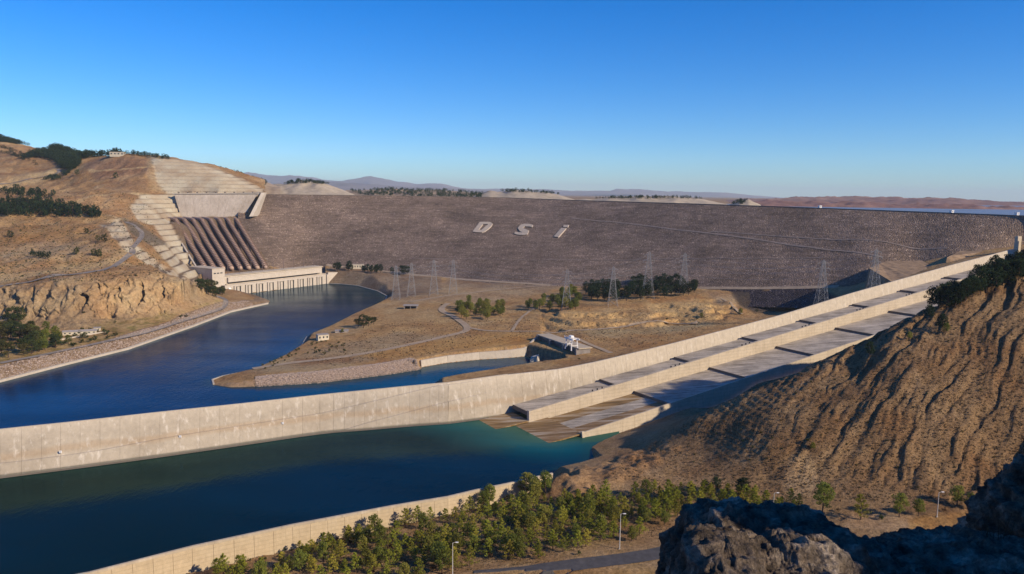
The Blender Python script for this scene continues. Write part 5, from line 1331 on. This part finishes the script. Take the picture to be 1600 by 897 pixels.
# middle ground: groves on the headland
scatter([(912, 448), (1060, 444), (1092, 452), (1085, 462), (1020, 468), (960, 472), (915, 468)], 85, 'dark', 'dark green pine in the dense grove under the pylons', 'pines of the dense grove under the pylons', [B_mid], 1.75, mind=7)
scatter([(815, 482), (850, 470), (895, 458), (908, 470), (905, 484), (850, 488)], 30, 'round', 'green pine in the grove around the nearest lattice pylon left of the dense grove', 'pines left of the dense grove', [B_mid], 1.45, mind=6)
scatter([(700, 482), (735, 474), (800, 484), (798, 492), (760, 500), (722, 500)], 32, 'round', 'dark pine in the small clump beside the pale track on the headland', 'pines of the clump beside the pale track', [B_mid], 1.35, mind=6)
scatter([(515, 420), (560, 423), (640, 428), (640, 431), (560, 427), (515, 423)], 18, 'dark', 'dark bushy tree on the bank between the powerhouse and the dam', 'trees between powerhouse and dam', [B_mid, bvh_dam], 1.6, mind=6)
for u, v in ((560, 511), (568, 513), (576, 510), (584, 507)): plant('leafy', pick(u, v, [B_mid]), 'broad grey-green tree in the lone clump on the river edge of the headland', 'tree', 'lone leafy clump on the headland', 1.15)
for u, v, s_, lab_ in ((535, 520, .6, 'slim small tree behind the ruined house on the headland'), (1096, 497, .7, 'small tree at the right end of the terrace cliff'), (1088, 500, .6, 'low dark bush beside the small tree at the terrace cliff'), (1042, 500, .6, 'low bush under the middle of the terrace cliff'),
                       (1157, 492, .8, 'dark tree below the dark rock slope near the chute wall'), (1182, 488, .6, 'small bush in front of the dark rock slope'), (1085, 455, .9, 'isolated dark tree at the right end of the dense grove'), (960, 567, .7, 'dark bush in the hollow behind the chute wall'),
                       (690, 478, .5, 'small bush left of the pine clump by the track'), (905, 563, .5, 'olive bush by the outlet gate deck')):
    p = pick(u, v, [B_mid]); p and plant('bush' if 'bush' in lab_ else 'round', p, lab_, 'bush' if 'bush' in lab_ else 'tree', s=s_*1.2*(1.8 if 'bush' in lab_ else 1))
scatter([(460, 548), (500, 530), (545, 540), (540, 552), (470, 560), (440, 556)], 22, 'bush', 'olive green scrub bush near the ruined house on the headland', 'scrub around the ruined house', [B_mid], 1.0, cat='bush', mind=5)
scatter([(385, 580), (440, 560), (470, 545), (474, 548), (430, 575), (400, 584)], 14, 'bush', 'low green scrub along the river edge of the headland tip', 'scrub on the headland tip edge', [B_mid], .8, cat='bush', mind=4)
# left bank
scatter([(0, 500), (40, 498), (60, 530), (95, 545), (60, 552), (0, 562), (-20, 562)], 34, 'leafy', 'leafy dark tree in the riverside wood at the left edge', 'leafy trees of the riverside wood', [B_left], 1.25, mind=7)
scatter([(45, 520), (100, 520), (110, 540), (60, 552)], 18, 'round', 'conifer at the right end of the riverside wood', 'conifers beside the riverside wood', [B_left], 1.3, mind=5)
scatter([(95, 520), (170, 515), (190, 525), (130, 542), (100, 545)], 20, 'bush', 'green shrub in front of the long white house', 'shrubs by the long white house', [B_left], 1.6, cat='bush', mind=5)
for u, v, s_, lab_ in ((283, 497, 1.5, 'left dark bush at the foot of the tan cliff'), (291, 496, 1.7, 'right and larger dark bush at the foot of the tan cliff'), (131, 490, 1.2, 'green bush in the cave hollow of the cliff'), (180, 505, 1.0, 'low shrub under the tan cliff')):
    p = pick(u, v, [B_left]); p and plant('bush', p, lab_, 'bush', s=s_)
scatter([(310, 448), (322, 447), (355, 462), (350, 468), (330, 464), (312, 456)], 16, 'leafy', 'leafy tree in front of the dark end wall of the powerhouse', 'trees by the powerhouse end wall', [B_left], 1.15, mind=4)
lab = 'green pine in the upper of the two groves on the left hillside'
scatter([(0, 300), (20, 296), (60, 300), (85, 306), (80, 311), (30, 308), (0, 304)], 45, 'far', lab, 'pines of the upper left grove', [B_left], 1.15, mind=9)
scatter([(-10, 322), (60, 318), (110, 325), (155, 336), (157, 341), (110, 340), (60, 339), (-10, 338)], 110, 'far', 'dark green pine in the long lower grove on the left hillside', 'pines of the long lower left grove', [B_left], 1.6, mind=7)
for u, v, s_, lab_ in ((16, 372, 1.0, 'small round tree alone near the left edge of the hillside'), (136, 365, 1.0, 'small dark tree alone on the tan slope above the road'), (153, 377, 1.1, 'left half of the paired trees above the road bend'), (163, 378, 1.1, 'right half of the paired trees above the road bend'),
                       (120, 398, 1.0, 'small tree in the hollow above the road'), (147, 400, 1.0, 'left bush in the small pair above the road'), (155, 402, 1.0, 'right bush in the small pair above the road'), (181, 279, 1.3, 'lone round tree on the pinkish upper slope'), (121, 274, 1.1, 'lone small tree below the hilltop wood')):
    p = pick(u, v, [B_left]); p and plant('farbush', p, lab_, 'tree', s=s_*1.1)
scatter([(42, 396), (60, 396), (80, 402), (78, 405), (55, 403), (42, 400)], 12, 'far', 'dark shrub in the short hedge-like row on the left slope', 'shrubs of the hedge-like row', [B_left], .75, mind=5)
# woods too dense to count: one object each
def wood(name, poly, n_, label, s_, trees=None, on_fn=None, mat='dark_needles'):
    us_ = [p[0] for p in poly]; vs_ = [p[1] for p in poly]; VV, FF = [], []; got = 0; tries = 0; nv = 0
    base = []
    for k in range(3):
        T, V, F = make_tree('far', 300+k); V = np.array(V); F = np.array(F); sel = np.arange(len(F)) % 2 == 0
        base.append((V, F[sel]))
    while got < n_ and tries < n_*30:
        tries += 1; u = random.uniform(min(us_), max(us_)); v = random.uniform(min(vs_), max(vs_))
        if not bool(in_poly(np.array(u), np.array(v), poly)): continue
        p = on_fn(u, v) if on_fn else pick(u, v, trees)
        if p is None: continue
        got += 1; V, F = base[got % 3]; a = random.random()*6.28; ca, sa = math.cos(a), math.sin(a); k = s_*(0.75+.5*random.random())
        Q = np.stack([V[:, 0]*ca-V[:, 1]*sa, V[:, 0]*sa+V[:, 1]*ca, V[:, 2]], 1)*k*np.array([1.35, 1.35, 1.0])+np.array(p)
        VV.append(Q); FF.append(F+nv); nv += len(Q)
    if not VV: print('no wood', label); return
    o = mobj(name, np.concatenate(VV), np.concatenate(FF), M[mat]); set_props(o, label, 'wood', kind='stuff')
wood('pine_wood', [(30, 249), (60, 238), (105, 236), (185, 238), (190, 244), (150, 246), (125, 250), (122, 262), (108, 268), (95, 262), (85, 252), (60, 246)], 560, 'dense dark pine wood spread over the left hilltop saddle', 1.4, [B_left])
wood('pine_wood', [(-30, 206), (0, 214), (60, 222), (106, 234), (104, 240), (60, 230), (0, 222), (-30, 214)], 330, 'dark band of pines along the skyline at the top left', 1.3, [B_left])
wood('pine_wood', [(0, 226), (30, 238), (60, 256), (62, 260), (40, 252), (0, 240)], 50, 'thin line of shrubs crossing the far left slope', .8, [B_left])
wood('pine_wood', [(185, 236), (262, 247), (265, 250), (185, 241)], 45, 'sparse row of pines along the hilltop skyline left of the benches', .95, [B_left])
wood('pine_wood', [(68, 278), (95, 274), (108, 268), (108, 272), (90, 282), (70, 282)], 45, 'dark pines lining the outside of the left road bend', .8, [B_left])
B_far = [bvh_of(o) for o in COL.objects if o.name.split('.')[0] == 'hill']
wood('pine_wood', [(285, 258), (330, 263), (370, 272), (416, 287), (412, 292), (370, 282), (320, 272)], 320, 'dark pine wood on the ridge behind the benched slope', 1.15, B_far)
wood('pine_wood', [(440, 290), (455, 283), (515, 284), (512, 289), (470, 287)], 70, 'row of pines along the top of the domed hill left of centre', .9, B_far)
wood('pine_wood', [(545, 297), (600, 295), (700, 298), (755, 303), (750, 310), (640, 308), (560, 305)], 420, 'low dark woodland between the two pale hills beyond the crest', 1.0, B_far)
wood('pine_wood', [(762, 300), (800, 297), (850, 299), (885, 306), (840, 302), (780, 300)], 70, 'thin row of pines on the top of the pale hill at the centre', .8, B_far)
wood('pine_wood', [(900, 311), (980, 308), (1060, 308), (1110, 312), (1060, 311), (980, 311)], 110, 'line of small trees along the low hills right of centre', .75, B_far)
wood('pine_wood', [(1135, 319), (1158, 313), (1170, 313), (1160, 320)], 40, 'dark trees on the shaded side of the small pointed hill', .7, B_far)
for ps in protos.values():
    for o in ps:
        for ch in list(o.children): bpy.data.objects.remove(ch)
        bpy.data.objects.remove(o)
# ------------------------------------------------------------------ lattice pylons
PYL = [(619, 468, 416, 'first'), (643, 463, 412, 'second'), (678, 461, 407, 'third'), (708, 459, 407, 'fourth'), (885, 483, 422, 'fifth'), (957, 478, 418, 'sixth'), (1012, 466, 395, 'seventh'), (1068, 457, 397, 'eighth'), (1283, 476, 408, 'ninth'), (1365, 453, 391, 'tenth')]
extra = ['leftmost lattice pylon on the river bank beyond the flat roofed shelter', 'lattice pylon just behind the flat roofed shelter, second from the left', 'third lattice pylon from the left, against the dam', 'fourth lattice pylon from the left, against the dam',
         'lattice pylon at the left grove of pines', 'lattice pylon standing at the left edge of the dense grove', 'tall lattice pylon rising from the middle of the dense grove', 'lattice pylon at the right end of the dense grove', 'lattice pylon just behind the chute wall by the dark rock slope', 'rightmost lattice pylon behind the chute wall near the bare terrace']
pyl_arms = []
for k, (u, vb, vt, nm) in enumerate(PYL):
    p = pick(u, vb, [B_mid, bvh_dam])
    if k >= 8: p = Pd(u, vb, 905 if k == 8 else 925)
    hgt = (vb-vt)/1200*p.y*1.02
    e = empty('pylon', tuple(p), extra[k], 'pylon', 'lattice pylons in front of the dam')
    w0, w1, ww = hgt*.10, hgt*.025, 0.26
    corner = lambda s_, t_, f: p+Vector(((w0*(1-f)**1.2+w1)*s_, (w0*(1-f)**1.2+w1)*t_, hgt*f))
    legs = [(-1, -1), (1, -1), (1, 1), (-1, 1)]; lv = [0, .16, .32, .46, .58, .68, .77, .86, .93, 1.0]
    for s_, t_ in legs:
        m = MB()
        for a, b in zip(lv, lv[1:]): m.bar(corner(s_, t_, a), corner(s_, t_, b), ww)
        m.bar(p+Vector((w0*s_*1.1, w0*t_*1.1, -3)), corner(s_, t_, 0), ww*1.6); m.build('leg', M['steel'], e)
    m = MB()
    for a, b in zip(lv, lv[1:]):
        for q in range(4):
            A, B_ = legs[q], legs[(q+1) % 4]; m.bar(corner(*A, a), corner(*B_, b), ww*.6); m.bar(corner(*B_, a), corner(*A, b), ww*.6); m.bar(corner(*A, b), corner(*B_, b), ww*.6)
    m.build('bracing', M['steel'], e)
    for f, L_ in ((.70, 6.5), (.82, 8.0), (.94, 6.5)):
        m = MB(); c_ = p+Vector((0, 0, hgt*f))
        for s_ in (-1, 1):
            m.bar(c_, c_+Vector((L_*s_, 0, .3)), .32, .25); m.bar(c_+Vector((0, 0, 2.2)), c_+Vector((L_*s_, 0, .3)), .22); m.bar(c_+Vector((L_*s_, 0, .2)), c_+Vector((L_*s_, 0, -2.4)), .25)
        m.build('crossarm', M['steel'], e)
    m = MB().bar(p+Vector((0, 0, hgt)), p+Vector((0, 0, hgt+2.5)), .4, .15); m.build('peak', M['steel'], e)

pys = [o for o in COL.objects if o.name.startswith('pylon')]; pys.sort(key=lambda o: o.location.x)
hts = {o.name: (vb-vt)/1200*o.location.y*1.02 for o, (u, vb, vt, nm) in zip(sorted(pys, key=lambda o: o.name), PYL)}
for i_, (a_, b_) in enumerate(((0, 2), (1, 3), (2, 4), (3, 5), (4, 6), (5, 7), (6, 8), (7, 9))):
    A, B_ = pys[a_], pys[b_]; m = MB()
    for f_, L_ in ((.70, 6.5), (.82, 8.0), (.94, 6.5)):
        for s_ in (-1, 1):
            p0 = A.location+Vector((L_*s_, 0, hts[A.name]*f_-2.4)); p1 = B_.location+Vector((L_*s_, 0, hts[B_.name]*f_-2.4)); pts = []
            for k in range(13):
                t = k/12; q = p0.lerp(p1, t); q.z -= 4*t*(1-t)*(p1-p0).length*.035; pts.append(q)
            m.tube(pts, .07, 3, False)
    set_props(m.build('power_line', M['steel']), 'thin sagging power cables between the '+['first and third', 'second and fourth', 'third and fifth', 'fourth and sixth', 'fifth and seventh', 'sixth and eighth', 'seventh and ninth', 'eighth and tenth'][i_]+' pylons from the left', 'cables', 'cables between the lattice pylons')

# ------------------------------------------------------------------ lamp posts
def lamp(u, vb, vt, label, D=None, arm=1):
    p = pick(u, vb, [B_near]) if D is None else Pd(u, vb, D); hgt = (vb-vt)/1200*p.y
    e = empty('street_lamp', tuple(p), label, 'street lamp', 'pale street lamps on the near road')
    MB().tube([p-zz_*.5, p+zz_*hgt*.5, p+zz_*hgt], [.24, .19, .13], 8).build('pole', M['pole_paint'], e)
    q = p+zz_*hgt; MB().tube([q-zz_*.3, q+Vector((.5*arm, 0, .15)), q+Vector((1.5*arm, 0, .25))], .09, 6).build('arm', M['pole_paint'], e)
    h = MB().box(q+Vector((1.9*arm, 0, .25)), (1.3, .5, .28)).build('lamp_head', M['white_paint'], e)
    l = MB().box(q+Vector((1.9*arm, 0, .09)), (1.0, .36, .06)); o = l.build('lens', M['lamp_lens'], e)
    MB().box(p+zz_*.1, (.8, .8, .5)).build('base', M['concrete'], e)
lamp(968, 858, 798, 'pale street lamp on the road verge in front of the plantation, nearest the picture centre')
lamp(707, 905, 842, 'street lamp among the pines, cut by the lower edge of the picture')
lamp(1208, 800, 768, 'street lamp behind the crest of the dark boulder')
lamp(1464, 808, 766, 'street lamp at the foot of the gullied hillside on the right')

# ------------------------------------------------------------------ small buildings
def house(name, p, size, rz, wall, roof, label, cat, wins=0, door=True, flat=True, pitch=1.6):
    ax_ = (Vector((math.cos(rz), math.sin(rz), 0)), Vector((-math.sin(rz), math.cos(rz), 0)), zz_); L_, D__, h_ = size
    e = empty(name, tuple(p), label, cat)
    MB().box(p+zz_*(h_/2-1), (L_, D__, h_+2), ax_).build('walls', M[wall], e)
    if flat: MB().box(p+zz_*(h_+.2), (L_+.8, D__+.8, .45), ax_).build('roof', M[roof], e)
    else:
        V_ = [p+ax_[0]*(x*(L_/2+.5))+ax_[1]*(y*(D__/2+.5))+zz_*h_ for x, y in ((-1, -1), (1, -1), (1, 1), (-1, 1))]+[p+ax_[0]*(x*(L_/2+.3))+zz_*(h_+pitch) for x in (-1, 1)]
        MB().add(V_, [(0, 1, 5, 4), (2, 3, 4, 5), (0, 4, 3), (1, 2, 5), (3, 2, 1, 0)]).build('roof', M[roof], e)
    for k in range(wins):
        x = (k+.5)/wins*L_-L_/2
        MB().box(p+ax_[0]*x-ax_[1]*(D__/2+.03)+zz_*(h_*.58), (L_/wins*.38, .25, h_*.34), ax_).build('window', M['window_glass'], e)
    return e
hp = pick(504, 531, [B_mid]); house('ruined_house', hp, (13, 8, 6.5), .55, 'cream_plaster', 'roof_grey', 'roofless looking cream house near the river edge of the headland', 'house', 3)
hp = pick(534, 519, [B_mid]); house('low_shed', hp, (16, 8, 2.2), .2, 'roof_grey', 'roof_grey', 'low grey flat shed beside the small tree on the headland', 'shed', 1)
hp = pick(642, 482, [B_mid]); sh = empty('flat_shelter', tuple(hp), 'dark open shelter with a wide flat grey roof below the pylons', 'shelter')
MB().box(hp+zz_*4.8, (22, 13, .8)).build('roof', M['roof_grey'], sh)
for i in (-1, 0, 1):
    for j in (-1, 1): MB().box(hp+Vector((9*i, 5*j, 1.8)), (.9, .9, 5.6)).build('post', M['roof_grey'], sh)
MB().box(hp+Vector((0, 2, 1.6)), (16, 6, 4.6)).build('shade_block', M['dark_void'], sh)  # near-black box painted in for the shade under the open roof
hp = pick(557, 420, [B_mid, bvh_dam]); house('site_building', hp, (30, 10, 9), .15, 'cream_plaster', 'concrete', 'long cream building half hidden by trees at the dam foot', 'building', 6)
hp = pick(579, 421.5, [B_mid, bvh_dam]); house('site_building', hp, (11, 10, 8), .15, 'cream_plaster', 'concrete', 'small cream building at the right end of the trees at the dam foot', 'building', 2)
hp = pick(125, 522, [B_left]); house('long_house', hp, (34, 8, 3.6), .42, 'cream_plaster', 'roof_grey', 'long white single storey house with a grey roof at the foot of the cliff', 'house', 7, flat=False)
hp = pick(152, 516, [B_left]); house('outbuilding', hp, (7, 6, 3.2), .42, 'cream_plaster', 'roof_grey', 'small white outbuilding at the right end of the long house', 'house', 2)
a = pick(93, 532, [B_left]); b = pick(166, 519, [B_left])
if a and b: set_props(MB().bar(a+zz_*.8, b+zz_*.8, 1.3).build('garden_wall', M['pale_concrete']), 'pale low wall running in front of the long white house', 'wall')
hp = pick(184, 244, [B_left]) or Pd(184, 243, 1950); house('lookout_building', hp, (34, 12, 10), .1, 'cream_plaster', 'roof_grey', 'pale lookout building among pines on the left hilltop', 'building', 4)
for u, v, lab_ in ((1273, 326, 'leftmost of three tiny white huts along the dam crest'), (1479, 333.5, 'middle one of three tiny white huts along the dam crest'), (1581, 337, 'rightmost of three tiny white huts along the dam crest')):
    D_c = float(np.interp(u, [800+1200*p.x/p.y for p in crv], [p.y for p in crv])); cz = float(np.interp(u, [800+1200*p.x/p.y for p in crv], [p.z for p in crv]))
    p = Vector(((u-800)/1200*D_c, D_c, cz+0.1))+Vector((7, 8, 0)); house('hut', p, (4.5, 4.5, 4.5), .3, 'white_paint', 'white_paint', lab_, 'hut', 1)

# ------------------------------------------------------------------ foreground rocks
n = NT('weathered_rock', 0.95, 0.15)
v1 = n.noise(1.6, 8, 0.65); v2 = n.noise(7.0, 8, 0.7); v3 = n.voro(5.0, 'Distance'); v4 = n.noise(30.0, 4, 0.6)
c = n.ramp(v1, [(0.3, (0.05, 0.036, 0.024)), (0.5, (0.19, 0.145, 0.105)), (0.66, (0.44, 0.36, 0.28))])
c = n.mix(c, n.ramp(v2, [(0.32, 0.25), (0.5, 0.95), (0.68, 2.0)]), 0.95, 'MULTIPLY'); c = n.mix(c, n.ramp(v4, [(0.3, 0.7), (0.7, 1.3)]), 0.7, 'MULTIPLY')
n.color(c); h_ = n.math('ADD', n.math('MULTIPLY', v2, 1.0), n.math('MULTIPLY', v4, 0.25)); n.bump(n.math('ADD', h_, n.math('MULTIPLY', v3, -.35)), 1.0, 0.22); M['weathered_rock'] = n.m
def boulder(c_, rad, seed, label, res=150, rough=1.0, tilt=0.0, rz=0.0, pits=0.5):
    th_ = np.linspace(0, 2*np.pi, res, endpoint=False); ph_ = np.linspace(0.0006, np.pi-.0006, res//2); T_, P_ = np.meshgrid(th_, ph_)
    d = np.stack([np.sin(P_)*np.cos(T_), np.sin(P_)*np.sin(T_), np.cos(P_)], -1)
    sg = np.sign(d)*np.abs(d)**0.85; q = sg*np.array(rad)
    s_ = seed*7.7; s1 = 1.4/max(rad)
    w = fbm3(q[..., 0]*s1+s_, q[..., 1]*s1, q[..., 2]*s1, 4, seed)*.42+fbm3(q[..., 0]*s1*3.1+s_, q[..., 1]*s1*3.1, q[..., 2]*s1*3.1, 5, seed+3, True)*.22
    w2 = fbm3(q[..., 0]*4+s_, q[..., 1]*4, q[..., 2]*7, 6, seed+8, True)
    k = 1+rough*(w*.55) ; q = q*k[..., None]+d*(w2*.12*rough)[..., None]-d*(sstep(.1, .5, fbm3(q[..., 0]*3.4, q[..., 1]*3.4+s_, q[..., 2]*3.4, 4, seed+12))*.09*pits)[..., None]
    ct, st = math.cos(tilt), math.sin(tilt); x, y, z = q[..., 0]*ct+q[..., 2]*st, q[..., 1], -q[..., 0]*st+q[..., 2]*ct
    cz_, sz_ = math.cos(rz), math.sin(rz); x, y = x*cz_-y*sz_, x*sz_+y*cz_
    V_ = np.stack([x+c_[0], y+c_[1], z+c_[2]], -1).reshape(-1, 3); nr_, nc_ = T_.shape; i = np.arange(nr_*nc_).reshape(nr_, nc_)
    F_ = np.stack([i[:-1], np.roll(i, -1, 1)[:-1], np.roll(i, -1, 1)[1:], i[1:]], -1).reshape(-1, 4)[:, ::-1]
    o = mobj('boulder', V_, F_, M['weathered_rock'], smooth=True); return set_props(o, label, 'boulder')
def at(u, v, D): return tuple(Pd(u, v, D))
boulder(at(1205, 962, 7.4), (0.88, 1.3, 0.80), 3, 'big dark pitted boulder with a rounded left shoulder in the foreground', 460)
boulder(at(1370, 1012, 7.9), (1.7, 1.2, 0.92), 5, 'long dark rock slab sloping down to the right behind the big boulder', 460, tilt=0.17)
boulder(at(1130, 925, 6.8), (0.34, .6, .40), 8, 'knobby lighter rock lump at the lower left of the big boulder', 160)
boulder(at(1560, 968, 7.6), (1.3, 1.2, 0.52), 11, 'low jagged rock in the bottom right corner', 360)
boulder(at(1745, 900, 9.2), (1.35, 1.5, 1.22), 14, 'dark shaded rock rising at the right edge of the picture', 360, pits=.3)
boulder((12.7, 5.8, 174.0), (3.4, 3.4, 4.6), 17, 'unseen tall rock outcrop added right of the viewpoint to shade the foreground boulders', 120)  # out of view, added to keep the sun off most of the boulders
boulder((5.0, 8.0, 165.4), (5.0, 4.2, 3.4), 21, 'rough rock ledge carrying the foreground boulders', 160, .5)
# pale dry stalks by the right rock
m = MB()
for k in range(14):
    p = Vector(at(1548+random.uniform(-8, 20), 868, 8.2)); m.bar(p, p+Vector((random.uniform(-.18, .12), random.uniform(-.1, .1), random.uniform(.15, .55))), .012, .004, 3)
set_props(m.build('dry_stalks', M['dry_brush']), 'few pale dry stalks beside the dark rock at the right edge', 'dry grass')['kind'] = 'stuff'

# ------------------------------------------------------------------ brush, grass tufts, riprap stones (too many to count)
def tufts(name, poly, n_, trees, hgt, mat, label, k=7, zr=None, cond=None):
    us_ = [p[0] for p in poly]; vs_ = [p[1] for p in poly]; V_, F_ = [], []; rng = np.random.default_rng(len(label))
    got = 0; tries = 0
    while got < n_ and tries < n_*6:
        tries += 1; u = random.uniform(min(us_), max(us_)); v = random.uniform(min(vs_), max(vs_))
        if not bool(in_poly(np.array(u), np.array(v), poly)): continue
        p = pick(u, v, trees)
        if p is None or p.z < W+2 or (cond and not cond(p)): continue
        got += 1; s_ = hgt*(.5+random.random())
        for _ in range(k):
            a = random.random()*6.28; r_ = s_*.55*random.random()**.5; b = (p.x+math.cos(a)*r_, p.y+math.sin(a)*r_, p.z-.1); w = s_*.3; a2 = random.random()*3.14
            n0 = len(V_); V_ += [(b[0]-math.cos(a2)*w, b[1]-math.sin(a2)*w, b[2]), (b[0]+math.cos(a2)*w, b[1]+math.sin(a2)*w, b[2]), (b[0]+math.cos(a)*s_*.25, b[1]+math.sin(a)*s_*.25, b[2]+s_*(.6+.5*random.random()))]; F_.append((n0, n0+1, n0+2))
    o = mobj(name, np.array(V_), np.array(F_), M[mat]); return set_props(o, label, 'brush', kind='stuff')
tufts('brush', [(1000, 700), (1160, 615), (1280, 565), (1400, 495), (1600, 430), (1620, 720), (1530, 790), (1200, 780), (1080, 770), (940, 745)], 11000, [B_near], 0.62, 'dry_brush', 'dry brown brush covering the gullied hillside', 6)
tufts('dry_grass', PLANT + [(1000, 870)], 3500, [B_near], 0.5, 'dry_brush', 'dry grass and weeds between the plantation pines', 5)
tufts('scrub', [(470, 560), (620, 500), (700, 500), (840, 500), (1100, 470), (1150, 500), (1000, 545), (860, 520), (700, 550), (520, 572)], 2200, [B_mid], 0.9, 'dry_brush', 'scattered low scrub across the headland', 5)
tufts('scrub', [(0, 300), (230, 300), (260, 430), (200, 440), (0, 440)], 2600, [B_left], 1.3, 'oak_leaves', 'scattered low scrub over the left hillside', 5)
def stones(name, line, s0, s1, n_, tree, mat, label, size=1.1):
    V_, F_ = [], []; cube = [(-1, -1, -1), (1, -1, -1), (1, 1, -1), (-1, 1, -1), (-1, -1, 1), (1, -1, 1), (1, 1, 1), (-1, 1, 1)]
    Ls = [0]
    for a, b in zip(line, line[1:]): Ls.append(Ls[-1]+(b-a).length)
    for _ in range(n_):
        t = random.random()*Ls[-1]; i = max(0, np.searchsorted(Ls, t)-1); f = (t-Ls[i])/(Ls[i+1]-Ls[i]+1e-6); p = line[i].lerp(line[i+1], f)
        d_ = (line[i+1]-line[i]).normalized(); nr = Vector((d_.y, -d_.x, 0)); q = p+nr*random.uniform(s0, s1); z = ground_z(q.x, q.y, [tree])
        if z is None or z < W-.5: continue
        s_ = size*(.35+.75*random.random()**2); n0 = len(V_)
        V_ += [(q.x+x*s_*random.uniform(.5, 1), q.y+y*s_*random.uniform(.5, 1), z+zz*s_*random.uniform(.4, .9)) for x, y, zz in cube]
        F_ += [tuple(n0+j for j in f_) for f_ in ((0, 4, 7, 3), (1, 2, 6, 5), (0, 1, 5, 4), (2, 3, 7, 6), (4, 5, 6, 7))]
    o = mobj(name, np.array(V_), F_, M[mat]); return set_props(o, label, 'stones', kind='stuff')
plain('stone_pale', (0.36, 0.28, 0.225), 0.95, 0.45, 0.9)
stones('riprap_stones', bank_isl[17:], -18, 18, 15000, B_mid, 'stone_pale', 'loose grey and pink riprap stones on the near slope of the headland', 1.15)
stones('riprap_stones', bank_left[:7], -19, 19, 9000, B_left, 'stone_pale', 'loose riprap stones on the far river bank below the road', 1.1)

# ------------------------------------------------------------------ haze
hb = MB().box((0, 0, 380), (104000, 104000, 860)).build('haze', M['white_paint'], origin=(0, 0, 0)); hb['kind'] = 'stuff'
hm = bpy.data.materials.new('haze'); hm.use_nodes = True; ht = hm.node_tree; ht.nodes.clear()
pv = ht.nodes.new('ShaderNodeVolumePrincipled'); ho = ht.nodes.new('ShaderNodeOutputMaterial'); ht.links.new(pv.outputs[0], ho.inputs['Volume'])
pv.inputs['Color'].default_value = (0.80, 0.91, 1.0, 1); pv.inputs['Density'].default_value = 2.4e-5; pv.inputs['Anisotropy'].default_value = 0.0
hb.data.materials.clear(); hb.data.materials.append(hm)
